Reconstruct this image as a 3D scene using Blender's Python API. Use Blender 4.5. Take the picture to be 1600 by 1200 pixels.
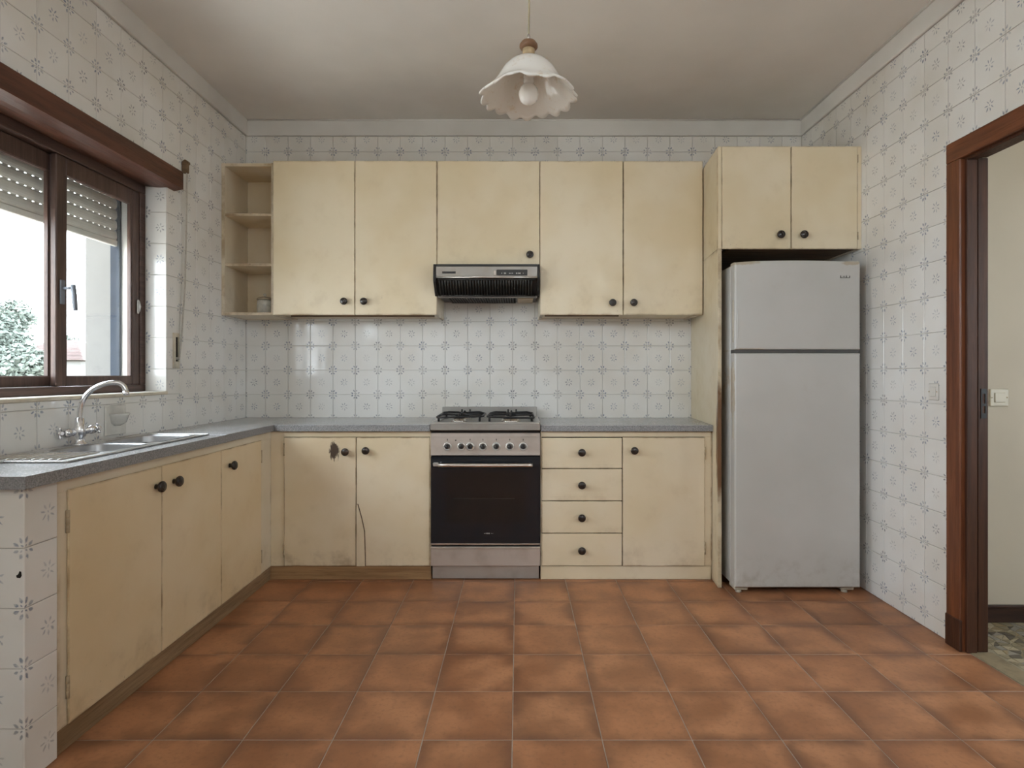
import bpy, bmesh, math, random
from mathutils import Vector, Matrix, noise as mnoise

random.seed(11)
PI = math.pi
S = bpy.context.scene
COL = S.collection
for o in list(bpy.data.objects):
    bpy.data.objects.remove(o)

# ------------------------------------------------------------------ camera
CZ = 1.134
cd = bpy.data.cameras.new('camera')
cam = bpy.data.objects.new('camera', cd)
COL.objects.link(cam)
cam.location = (0, 0, CZ)
cam.rotation_euler = (PI / 2, 0, 0)
cd.sensor_fit = 'HORIZONTAL'
cd.sensor_width = 36
cd.lens = 920 / 1600 * 36
cd.shift_x = -9 / 1600
cd.shift_y = -15 / 1600
cd.clip_start = 0.05
S.camera = cam

# ------------------------------------------------------------------ sky and exposure
S.view_settings.view_transform = 'Standard'
S.view_settings.look = 'None'
S.view_settings.gamma = 1
S.view_settings.use_curve_mapping = False
S.view_settings.exposure = 0.47
S.cycles.max_bounces = 18
S.cycles.diffuse_bounces = 12
w = bpy.data.worlds.new('overcast_sky')
S.world = w
w.use_nodes = True
bg = w.node_tree.nodes['Background']
bg.inputs[0].default_value = (0.88, 0.94, 1.0, 1)
bg.inputs[1].default_value = 11.0


def portal(name, loc, rot, sx, sy):
    l = bpy.data.lights.new(name, 'AREA')
    l.shape = 'RECTANGLE'
    l.size = sx
    l.size_y = sy
    l.cycles.is_portal = True
    o = bpy.data.objects.new(name, l)
    COL.objects.link(o)
    o.location = loc
    o.rotation_euler = rot
    return o


portal('window_portal', (-2.16, 1.944, 1.60), (0, -PI / 2, 0), 1.12, 2.0)
portal('window_portal', (-2.16, -0.35, 2.13), (0, -PI / 2, 0), 1.10, 2.14)
portal('window_portal', (1.06, -1.71, 2.29), (PI / 2, 0, 0), 1.28, 0.78)
portal('window_portal', (3.71, 1.0, 1.575), (0, PI / 2, 0), 1.25, 1.0)


# ------------------------------------------------------------------ node helpers
class NT:
    def __init__(s, name):
        s.m = bpy.data.materials.new(name)
        s.m.use_nodes = True
        s.t = s.m.node_tree
        s.b = s.t.nodes['Principled BSDF']
        s.out = s.t.nodes['Material Output']

    def n(s, typ, **kw):
        nd = s.t.nodes.new(typ)
        for k, v in kw.items():
            setattr(nd, k, v)
        return nd

    def link(s, a, b):
        s.t.links.new(a, b)

    def put(s, sock, v):
        if isinstance(v, bpy.types.NodeSocket):
            s.t.links.new(v, sock)
        else:
            sock.default_value = v

    def f(s, op, a, b=0.0, c=0.0):
        nd = s.n('ShaderNodeMath', operation=op)
        s.put(nd.inputs[0], a)
        s.put(nd.inputs[1], b)
        s.put(nd.inputs[2], c)
        return nd.outputs[0]

    def v(s, op, a, b):
        nd = s.n('ShaderNodeVectorMath', operation=op)
        s.put(nd.inputs[0], a)
        s.put(nd.inputs[1], b)
        return nd.outputs[0]

    def sep(s, a):
        nd = s.n('ShaderNodeSeparateXYZ')
        s.link(a, nd.inputs[0])
        return nd.outputs

    def comb(s, x, y, z):
        nd = s.n('ShaderNodeCombineXYZ')
        s.put(nd.inputs[0], x)
        s.put(nd.inputs[1], y)
        s.put(nd.inputs[2], z)
        return nd.outputs[0]

    def ramp(s, x, a, b, lo=0.0, hi=1.0):
        nd = s.n('ShaderNodeMapRange', interpolation_type='SMOOTHSTEP')
        s.put(nd.inputs[0], x)
        nd.inputs[1].default_value = a
        nd.inputs[2].default_value = b
        nd.inputs[3].default_value = lo
        nd.inputs[4].default_value = hi
        return nd.outputs[0]

    def mix(s, fac, a, b):
        nd = s.n('ShaderNodeMix', data_type='RGBA')
        s.put(nd.inputs[0], fac)
        for k, c in ((6, a), (7, b)):
            if isinstance(c, tuple):
                c = (*c[:3], 1)
            s.put(nd.inputs[k], c)
        return nd.outputs[2]

    def noise(s, vec, scale, detail=2.0, rough=0.55):
        nd = s.n('ShaderNodeTexNoise')
        s.link(vec, nd.inputs['Vector'])
        nd.inputs['Scale'].default_value = scale
        nd.inputs['Detail'].default_value = detail
        nd.inputs['Roughness'].default_value = rough
        return nd.outputs[0], nd.outputs[1]

    def pos(s):
        return s.n('ShaderNodeNewGeometry').outputs['Position']

    def tc(s, k):
        return s.n('ShaderNodeTexCoord').outputs[k]

    def rnd(s):
        return s.n('ShaderNodeObjectInfo').outputs['Random']

    def bump(s, h, strength, dist=0.002):
        nd = s.n('ShaderNodeBump')
        nd.inputs['Strength'].default_value = strength
        nd.inputs['Distance'].default_value = dist
        s.link(h, nd.inputs['Height'])
        s.link(nd.outputs[0], s.b.inputs['Normal'])

    def set(s, base=None, rough=None, metal=None, spec=None, coat=None):
        if base is not None:
            s.put(s.b.inputs['Base Color'], (*base[:3], 1) if isinstance(base, tuple) else base)
        if rough is not None:
            s.put(s.b.inputs['Roughness'], rough)
        if metal is not None:
            s.put(s.b.inputs['Metallic'], metal)
        if spec is not None:
            s.put(s.b.inputs['Specular IOR Level'], spec)
        if coat is not None:
            s.b.inputs['Coat Weight'].default_value = coat
        return s.m


def plain(name, c, rough=0.5, metal=0.0, var=0.12, scale=9.0, spec=None, dark=0.6):
    """one colour with a little soft mottling of wear"""
    t = NT(name)
    p = t.pos()
    f, _ = t.noise(p, scale, 3)
    k = t.ramp(f, 0.35, 0.75, 0, var * 3)
    t.set(t.mix(k, c, tuple(x * dark for x in c)), rough, metal, spec)
    return t.m


M = {}


# ---- wall tile: off-white glaze, hand-stamped sprigs at corners and centre
def make_tile_mat():
    t = NT('wall_tile_glaze')
    oc = t.tc('Object')
    rn = t.rnd()
    shift = t.comb(t.f('MULTIPLY', rn, 37.0), t.f('MULTIPLY', rn, 91.0), t.f('MULTIPLY', rn, 53.0))
    _, dn = t.noise(t.v('ADD', oc, shift), 7.0, 2.0)
    d = t.sep(t.v('SUBTRACT', dn, (0.5, 0.5, 0.5)))
    x, y, z = t.sep(oc)
    u = t.f('ADD', x, t.f('MULTIPLY', d[0], 0.075))
    vv = t.f('ADD', z, t.f('MULTIPLY', d[2], 0.075))

    def flower(px, py, k, phase, r0, r1, wid, soft):
        r = t.f('SQRT', t.f('ADD', t.f('MULTIPLY', px, px), t.f('MULTIPLY', py, py)))
        a = t.f('ADD', t.f('MULTIPLY', t.f('ARCTAN2', py, px), k / (2 * PI)), phase)
        da = t.f('ABSOLUTE', t.f('SUBTRACT', t.f('FRACT', a), 0.5))
        lat = t.f('MULTIPLY', t.f('MULTIPLY', da, 2 * PI / k), r)
        rm, rh = (r0 + r1) / 2, (r1 - r0) / 2
        q = t.f('DIVIDE', t.f('SUBTRACT', r, rm), rh)
        wr = t.f('MULTIPLY', t.f('SUBTRACT', 1.0, t.f('MULTIPLY', q, q)), wid)
        return t.ramp(t.f('SUBTRACT', wr, lat), 0.0, soft)

    cu = t.f('SUBTRACT', 0.5, t.f('ABSOLUTE', u))
    cv = t.f('SUBTRACT', 0.5, t.f('ABSOLUTE', vv))
    outer = flower(cu, cv, 8, 0.0, 0.085, 0.21, 0.038, 0.024)
    inner = flower(cu, cv, 4, 0.0, 0.02, 0.095, 0.022, 0.018)
    ph = t.f('MULTIPLY', rn, 0.35)
    cen = flower(u, vv, 7, ph, 0.045, 0.18, 0.028, 0.022)
    dot = flower(u, vv, 2, 0.0, -0.03, 0.03, 0.03, 0.02)
    p = t.pos()
    nf, _ = t.noise(p, 6.0, 2)
    brk, _ = t.noise(p, 60.0, 2)
    brk = t.ramp(brk, 0.30, 0.60, 0.45, 1.0)
    ci = t.ramp(nf, 0.3, 0.7, 0.55, 0.9)
    rn2 = t.f('FRACT', t.f('MULTIPLY', rn, 17.31))
    mi = t.f('ADD', 0.36, t.f('MULTIPLY', rn2, 0.50))
    corner = t.f('MULTIPLY', t.f('MAXIMUM', outer, inner), ci)
    centre = t.f('MULTIPLY', t.f('MAXIMUM', cen, dot), mi)
    ink = t.f('MULTIPLY', t.f('MAXIMUM', corner, centre), brk)
    hn, _ = t.noise(p, 1.7, 2)
    inkc = t.mix(t.ramp(hn, 0.36, 0.56), (0.135, 0.14, 0.155), (0.12, 0.165, 0.26))
    lo, _ = t.noise(p, 2.2, 3)
    glaze = t.mix(t.ramp(lo, 0.35, 0.72, 0.0, 0.75), (0.80, 0.795, 0.78), (0.69, 0.655, 0.595))
    glaze = t.mix(t.f('MULTIPLY', rn2, 0.25), glaze, (0.62, 0.60, 0.56))
    # grime caught along the joints, in patches
    e = t.f('MINIMUM', t.f('SUBTRACT', 0.5, t.f('ABSOLUTE', x)), t.f('SUBTRACT', 0.5, t.f('ABSOLUTE', z)))
    gn, _ = t.noise(p, 4.0, 3)
    gr = t.f('MULTIPLY', t.ramp(e, 0.045, 0.0), t.ramp(gn, 0.52, 0.80, 0.0, 0.28))
    glaze = t.mix(gr, glaze, (0.30, 0.24, 0.17))
    t.set(t.mix(ink, glaze, inkc), t.ramp(gn, 0.3, 0.8, 0.05, 0.16), 0, 0.5)
    b1, _ = t.noise(p, 14.0, 2)
    t.bump(b1, 0.05, 0.003)
    return t.m


M['tile'] = make_tile_mat()
M['grout'] = plain('wall_grout', (0.70, 0.68, 0.64), 0.9, var=0.12, scale=5)


def make_floor_tile():
    t = NT('terracotta_floor_tile')
    p = t.pos()
    rn = t.rnd()
    sh = t.v('ADD', p, t.comb(t.f('MULTIPLY', rn, 31.0), t.f('MULTIPLY', rn, 77.0), 0.0))
    a, _ = t.noise(sh, 5.5, 3, 0.5)
    b, _ = t.noise(sh, 60.0, 3, 0.6)
    g = t.sep(t.tc('Generated'))
    e = t.f('MINIMUM', t.f('MINIMUM', g[0], t.f('SUBTRACT', 1.0, g[0])),
            t.f('MINIMUM', g[1], t.f('SUBTRACT', 1.0, g[1])))
    c = t.mix(t.ramp(a, 0.33, 0.68), (0.295, 0.130, 0.062), (0.48, 0.230, 0.116))
    edge = t.f('MULTIPLY', t.ramp(e, 0.20, 0.0), t.ramp(a, 0.75, 0.40, 0.0, 0.75))
    c = t.mix(edge, c, (0.16, 0.075, 0.043))
    c = t.mix(t.f('MULTIPLY', rn, 0.28), c, (0.41, 0.165, 0.072))
    c = t.mix(t.ramp(b, 0.45, 0.8, 0.0, 0.35), c, (0.15, 0.075, 0.045))
    t.set(c, t.ramp(a, 0.3, 0.7, 0.34, 0.48), 0, 0.32)
    t.bump(b, 0.12, 0.001)
    return t.m


M['floor_tile'] = make_floor_tile()
M['floor_grout'] = plain('floor_grout', (0.40, 0.345, 0.29), 0.9, var=0.25, scale=12)


def make_cream(name, axes, base=(0.72, 0.622, 0.468), low=0.22, extra=None, amount=1.0):
    """old cream paint: uneven tone, brown grime along the edges, scuffs low down"""
    t = NT(name)
    p = t.pos()
    g = t.sep(t.tc('Generated'))
    ga, gb = g[axes[0]], g[axes[1]]
    n1, _ = t.noise(p, 2.3, 3)
    n2, _ = t.noise(p, 9.0, 4, 0.62)
    n3, _ = t.noise(t.v('MULTIPLY', p, (1.0, 1.0, 0.45)), 110.0, 3, 0.6)
    c = t.mix(t.ramp(n1, 0.3, 0.7), base, tuple(x * y for x, y in zip(base, (0.93, 0.89, 0.80))))
    c = t.mix(t.ramp(n2, 0.5, 0.85, 0, 0.35), c, tuple(x * y for x, y in zip(base, (0.78, 0.72, 0.62))))
    e = t.f('MINIMUM', t.f('MINIMUM', ga, t.f('SUBTRACT', 1.0, ga)), t.f('MINIMUM', gb, t.f('SUBTRACT', 1.0, gb)))
    ed = t.f('MULTIPLY', t.ramp(e, 0.014, 0.0), t.ramp(n2, 0.38, 0.68, 0.08, 0.75 * amount))
    c = t.mix(ed, c, (0.25, 0.155, 0.075))
    lowm = t.f('MULTIPLY', t.ramp(gb, 0.30, 0.0), t.ramp(n2, 0.42, 0.72, 0.0, low))
    c = t.mix(lowm, c, (0.30, 0.21, 0.125))
    sc = t.f('MULTIPLY', t.ramp(n3, 0.68, 0.74), t.ramp(gb, 0.30, 0.0, 0.0, 0.5 * amount))
    c = t.mix(sc, c, (0.16, 0.10, 0.06))
    if extra:
        c = extra(t, p, c, n2, n3)
    t.set(c, t.ramp(n2, 0.3, 0.75, 0.30, 0.46), 0, 0.45)
    t.bump(n3, 0.05, 0.001)
    return t.m


def spot(t, p, centre, rad, n, amt=1.0, jag=0.9, soft=0.65):
    q = t.v('DIVIDE', t.v('SUBTRACT', p, centre), rad)
    nd = t.n('ShaderNodeVectorMath', operation='LENGTH')
    t.link(q, nd.inputs[0])
    r = t.f('ADD', nd.outputs['Value'], t.f('MULTIPLY', t.f('SUBTRACT', n, 0.5), jag * 2))
    return t.ramp(r, 1.05, soft, 0.0, amt)


M['cream_front'] = make_cream('cream_paint_front', (0, 2))
M['cream_upper'] = make_cream('cream_paint_upper', (0, 2), base=(0.77, 0.672, 0.50), low=0.12, amount=0.8)
M['cream_side'] = make_cream('cream_paint_side', (1, 2), base=(0.70, 0.625, 0.50), low=0.3, amount=0.8)
M['cream_flat'] = make_cream('cream_paint_flat', (0, 1), low=0.05)


def smudge(t, p, c, n2, n3):
    st, _ = t.noise(t.v('MULTIPLY', p, (1.0, 1.0, 0.28)), 150.0, 3, 0.7)
    m2 = spot(t, p, (-1.02, 3.24, 0.60), (0.22, 1.0, 0.30), n2, 0.25, 0.5, 0.1)
    c = t.mix(m2, c, (0.42, 0.27, 0.13))
    m = spot(t, p, (-1.012, 3.24, 0.712), (0.030, 1.0, 0.055), st, 0.95, 0.8)
    return t.mix(m, c, (0.040, 0.022, 0.017))


M['cream_smudge'] = make_cream('cream_paint_smudged', (0, 2), low=0.55, extra=smudge)


def bare(t, p, c, n2, n3):
    m = spot(t, p, (1.068, 3.12, 0.78), (0.06, 0.05, 0.34), n2, 1.0, 0.55)
    return t.mix(m, c, (0.17, 0.085, 0.038))


M['cream_panel'] = make_cream('cream_paint_panel', (1, 2), base=(0.68, 0.60, 0.45), low=0.3, extra=bare, amount=0.8)


def make_wood(name, c1, c2, axis, rough=0.32, scale=1.0):
    t = NT(name)
    p = t.pos()
    st = [26.0, 26.0, 26.0]
    st[axis] = 1.6
    q = t.v('MULTIPLY', p, tuple(x * scale for x in st))
    a, _ = t.noise(q, 1.6, 4, 0.6)
    b, _ = t.noise(q, 7.0, 3, 0.65)
    c = t.mix(t.ramp(a, 0.3, 0.7), c1, c2)
    c = t.mix(t.ramp(b, 0.5, 0.75, 0, 0.45), c, tuple(x * 0.45 for x in c1))
    t.set(c, t.ramp(b, 0.2, 0.8, rough, rough + 0.18), 0, 0.4)
    t.bump(b, 0.08, 0.001)
    return t.m


M['door_wood'] = make_wood('mahogany_door_wood', (0.105, 0.032, 0.013), (0.185, 0.062, 0.024), 2, 0.30)
M['door_wood_head'] = make_wood('mahogany_door_wood_head', (0.105, 0.032, 0.013), (0.185, 0.062, 0.024), 1, 0.30)
M['jamb_wood'] = make_wood('dark_jamb_wood', (0.040, 0.013, 0.005), (0.072, 0.024, 0.009), 2, 0.48)
M['pelmet_wood'] = make_wood('pelmet_wood', (0.070, 0.027, 0.016), (0.125, 0.045, 0.025), 1, 0.30)
M['frame_wood_y'] = make_wood('window_frame_wood_rail', (0.062, 0.036, 0.029), (0.115, 0.066, 0.050), 1, 0.34)
M['frame_wood_z'] = make_wood('window_frame_wood_stile', (0.062, 0.036, 0.029), (0.115, 0.066, 0.050), 2, 0.34)
M['plinth_wood'] = make_wood('stained_plinth_wood', (0.24, 0.135, 0.062), (0.37, 0.225, 0.108), 0, 0.45)
M['plinth_wood_y'] = make_wood('stained_plinth_wood_side', (0.20, 0.125, 0.065), (0.32, 0.215, 0.12), 1, 0.45)
M['raw_wood'] = make_wood('raw_brown_wood', (0.10, 0.058, 0.030), (0.20, 0.125, 0.070), 0, 0.6)


def make_plaster(name, c1, c2, back_dark=0.0):
    t = NT(name)
    p = t.pos()
    a, _ = t.noise(p, 1.1, 4, 0.55)
    b, _ = t.noise(p, 160.0, 2)
    c = t.mix(t.ramp(a, 0.35, 0.7), c1, c2)
    if back_dark:
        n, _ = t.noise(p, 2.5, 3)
        m = spot(t, p, (0.2, 3.75, 2.77), (2.2, 1.1, 0.6), n, back_dark, 0.25, 0.1)  # darkens the plaster towards the back centre
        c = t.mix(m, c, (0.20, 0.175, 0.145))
    t.set(c, 0.9)
    t.bump(b, 0.15, 0.001)
    return t.m


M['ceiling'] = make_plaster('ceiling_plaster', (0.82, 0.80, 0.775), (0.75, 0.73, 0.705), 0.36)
M['cornice'] = make_plaster('cornice_plaster', (0.72, 0.705, 0.68), (0.58, 0.56, 0.53))
M['hall_paint'] = make_plaster('hall_wall_paint', (0.62, 0.555, 0.455), (0.57, 0.505, 0.41))
M['room_paint'] = make_plaster('room_wall_paint', (0.68, 0.65, 0.60), (0.62, 0.59, 0.54))
M['concrete'] = make_plaster('outer_render', (0.125, 0.120, 0.114), (0.095, 0.091, 0.087))


def make_stone():
    t = NT('grey_stone_worktop')
    p = t.pos()
    a, _ = t.noise(p, 190.0, 3, 0.7)
    b, _ = t.noise(p, 4.0, 3)
    c = t.mix(t.ramp(a, 0.35, 0.65), (0.32, 0.325, 0.345), (0.47, 0.475, 0.49))
    c = t.mix(t.ramp(b, 0.4, 0.75, 0, 0.45), c, (0.22, 0.205, 0.19))
    # sawn, unpolished edge faces are darker and rougher than the polished top
    nz = t.sep(t.n('ShaderNodeNewGeometry').outputs['True Normal'])[2]
    edge = t.ramp(nz, 0.9, 0.3)
    c = t.mix(t.f('MULTIPLY', edge, 0.75), c, t.mix(t.ramp(a, 0.3, 0.7), (0.085, 0.085, 0.09), (0.30, 0.295, 0.295)))
    t.set(c, t.f('ADD', t.ramp(a, 0.2, 0.8, 0.16, 0.30), t.f('MULTIPLY', edge, 0.3)), 0, 0.6)
    t.bump(a, 0.15, 0.001)
    return t.m


M['stone'] = make_stone()


def make_steel(name, c, rough, axis=0, dirt=0.3, metal=1.0):
    t = NT(name)
    p = t.pos()
    st = [90.0, 90.0, 90.0]
    st[axis] = 2.0
    a, _ = t.noise(t.v('MULTIPLY', p, tuple(st)), 3.0, 3)
    b, _ = t.noise(p, 8.0, 3)
    cc = t.mix(t.ramp(b, 0.42, 0.75, 0, dirt), c, (0.22, 0.16, 0.11))
    t.set(cc, t.ramp(a, 0.2, 0.8, rough, rough + 0.15), metal)
    return t.m


M['steel'] = make_steel('brushed_steel', (0.52, 0.50, 0.475), 0.30, metal=0.7)
M['steel_warm'] = make_steel('worn_stove_steel', (0.56, 0.50, 0.455), 0.36, 0, 0.3, metal=0.55)
M['steel_sink'] = make_steel('sink_steel', (0.62, 0.62, 0.62), 0.22, 1, 0.2)
M['steel_bowl'] = make_steel('sink_bowl_steel', (0.46, 0.46, 0.47), 0.36, 1, 0.2)
M['chrome'] = make_steel('chrome', (0.80, 0.80, 0.82), 0.07, 2, 0.08)
M['handle_steel'] = make_steel('polished_handle_steel', (0.74, 0.70, 0.66), 0.22, 0, 0.15)
M['black_glass'] = NT('black_oven_glass').set((0.010, 0.012, 0.016), 0.07, 0, 0.5)
M['oven_window'] = plain('smoked_oven_window', (0.012, 0.011, 0.011), 0.09, var=0.1)
M['black_plastic'] = plain('black_plastic', (0.018, 0.016, 0.015), 0.38)
M['black_grille'] = plain('greasy_black_grille', (0.016, 0.013, 0.010), 0.45)
M['iron'] = plain('black_cast_iron', (0.014, 0.013, 0.013), 0.5)
M['knob'] = plain('dark_brown_knob', (0.026, 0.017, 0.013), 0.24, spec=0.55)
M['gap'] = plain('dark_gap', (0.02, 0.014, 0.010), 0.9)
M['hood_steel'] = make_steel('dulled_hood_steel', (0.33, 0.305, 0.28), 0.34, 0, 0.3, metal=0.7)
M['hob_steel'] = make_steel('hob_steel', (0.40, 0.385, 0.365), 0.30, 0, 0.3, metal=0.75)
M['bezel'] = plain('bright_knob_bezel', (0.66, 0.64, 0.60), 0.25, metal=0.35, var=0.05)
M['hinge_dark'] = plain('dull_grey_rim', (0.12, 0.10, 0.085), 0.5)
M['hinge'] = plain('dull_painted_hinge', (0.46, 0.36, 0.23), 0.45, var=0.25, scale=40)


def make_fridge():
    t = NT('aged_white_enamel')
    p = t.pos()
    a, _ = t.noise(p, 2.0, 3)
    b, _ = t.noise(p, 14.0, 4, 0.65)
    c = t.mix(t.ramp(a, 0.3, 0.7), (0.55, 0.54, 0.52), (0.50, 0.49, 0.465))
    c = t.mix(t.ramp(b, 0.55, 0.85, 0, 0.25), c, (0.46, 0.43, 0.38))
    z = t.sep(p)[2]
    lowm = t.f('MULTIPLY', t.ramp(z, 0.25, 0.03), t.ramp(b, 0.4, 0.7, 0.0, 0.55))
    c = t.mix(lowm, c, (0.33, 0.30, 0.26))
    for cen, rad in (((1.15, 3.03, 1.712), (0.10, 1, 0.016)), ((1.72, 3.03, 1.708), (0.08, 1, 0.014)),
                     ((1.22, 3.03, 1.258), (0.13, 1, 0.010)), ((1.112, 3.03, 1.05), (0.008, 1, 0.18))):
        c = t.mix(spot(t, p, cen, rad, b, 0.55, 0.9), c, (0.36, 0.25, 0.12))
    t.set(c, 0.33, 0, 0.45)
    return t.m


M['fridge'] = make_fridge()
M['fridge_edge'] = plain('yellowed_fridge_trim', (0.55, 0.50, 0.40), 0.4, var=0.25, scale=25)
M['gasket'] = plain('grey_rubber_gasket', (0.10, 0.095, 0.09), 0.7)


def make_opal():
    t = NT('opal_glass')
    p = t.pos()
    n, _ = t.noise(p, 22.0, 3, 0.7)
    c = t.mix(t.ramp(n, 0.56, 0.70, 0, 0.6), (0.88, 0.865, 0.83), (0.62, 0.46, 0.28))
    t.set(c, 0.12, 0, 0.5)
    t.b.inputs['Subsurface Weight'].default_value = 0.0
    tr = t.n('ShaderNodeBsdfTranslucent')
    tr.inputs[0].default_value = (0.9, 0.87, 0.82, 1)
    ms = t.n('ShaderNodeMixShader')
    ms.inputs[0].default_value = 0.28
    t.link(t.b.outputs[0], ms.inputs[1])
    t.link(tr.outputs[0], ms.inputs[2])
    t.link(ms.outputs[0], t.out.inputs[0])
    return t.m


M['opal'] = make_opal()
M['bulb'] = NT('opal_bulb_glass').set((0.86, 0.85, 0.82), 0.10, 0, 0.5)
M['lamp_wood'] = plain('brown_lamp_wood', (0.20, 0.10, 0.05), 0.45, var=0.2, scale=40)
M['lamp_gold'] = plain('tan_lamp_collar', (0.46, 0.34, 0.20), 0.4, var=0.2, scale=40)
M['cord'] = plain('cream_cord', (0.40, 0.34, 0.23), 0.6)
M['ceramic'] = plain('white_ceramic', (0.66, 0.645, 0.60), 0.16, var=0.15, scale=18, dark=0.7)
M['jar'] = plain('pale_glass_jar', (0.52, 0.50, 0.44), 0.14, var=0.25, scale=30)
M['jar_lid'] = plain('metal_jar_lid', (0.42, 0.36, 0.26), 0.25, var=0.2, scale=30, metal=0.5)
M['plate'] = plain('ivory_switch_plate', (0.62, 0.56, 0.44), 0.35, var=0.08)
M['plate_white'] = plain('white_switch_plate', (0.66, 0.64, 0.60), 0.3, var=0.08)
M['shutter'] = plain('grey_shutter_plastic', (0.60, 0.575, 0.53), 0.5, var=0.12)
M['strap'] = plain('grey_webbing_strap', (0.50, 0.47, 0.42), 0.8, var=0.2, scale=60)
M['guide'] = plain('blue_grey_guide_rail', (0.040, 0.047, 0.060), 0.85, spec=0.05)
M['handle_grey'] = plain('grey_window_handle', (0.17, 0.185, 0.215), 0.35)
M['sill'] = plain('ivory_sill', (0.62, 0.555, 0.44), 0.35, var=0.25, scale=14)
M['mark'] = plain('pale_printed_mark', (0.62, 0.60, 0.56), 0.5, var=0.02)
M['dark_mark'] = plain('dark_printed_mark', (0.06, 0.05, 0.045), 0.5, var=0.02)
M['brown_base'] = make_wood('dark_baseboard_wood', (0.030, 0.014, 0.010), (0.055, 0.024, 0.016), 0, 0.3)
CHIPS = [plain('stone_chip_%s' % n, c, 0.35, var=0.1, scale=60) for n, c in
         (('olive', (0.25, 0.205, 0.125)), ('sand', (0.42, 0.35, 0.235)), ('dark', (0.11, 0.090, 0.066)),
          ('ochre', (0.32, 0.235, 0.125)), ('grey', (0.29, 0.265, 0.225)))]
M['terrazzo'] = plain('terrazzo_cement', (0.33, 0.29, 0.21), 0.5, var=0.2, scale=40)
M['threshold'] = plain('threshold_stone', (0.30, 0.235, 0.145), 0.5, var=0.3, scale=20)
M['leaf'] = plain('tree_leaf', (0.14, 0.165, 0.145), 0.75, var=0.3, scale=3.0, spec=0.12, dark=0.5)  # haze put into the leaf colour: paled and greyed
M['bark'] = plain('tree_bark', (0.03, 0.024, 0.018), 0.9)
M['roof'] = plain('red_roof_tile', (0.15, 0.115, 0.11), 0.9, var=0.2, scale=2, spec=0.1)
M['render'] = plain('white_house_render', (0.16, 0.16, 0.155), 0.9, var=0.1, scale=1)
M['shade_glass'] = NT('dark_house_window').set((0.04, 0.045, 0.05), 0.2)
M['ground'] = plain('garden_ground', (0.66, 0.61, 0.54), 0.95, var=0.3, scale=0.5)


def make_pane():
    t = NT('window_glass')
    t.t.nodes.remove(t.b)
    tr = t.n('ShaderNodeBsdfTransparent')
    tr.inputs[0].default_value = (0.93, 0.95, 0.95, 1)
    gl = t.n('ShaderNodeBsdfGlossy')
    gl.inputs['Roughness'].default_value = 0.02
    lw = t.n('ShaderNodeLayerWeight')
    fac = t.f('ADD', t.f('MULTIPLY', t.f('POWER', lw.outputs['Facing'], 5.0), 0.96), 0.04)
    ms = t.n('ShaderNodeMixShader')
    t.link(fac, ms.inputs[0])
    t.link(tr.outputs[0], ms.inputs[1])
    t.link(gl.outputs[0], ms.inputs[2])
    t.link(ms.outputs[0], t.out.inputs[0])
    return t.m


M['pane'] = make_pane()


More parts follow.
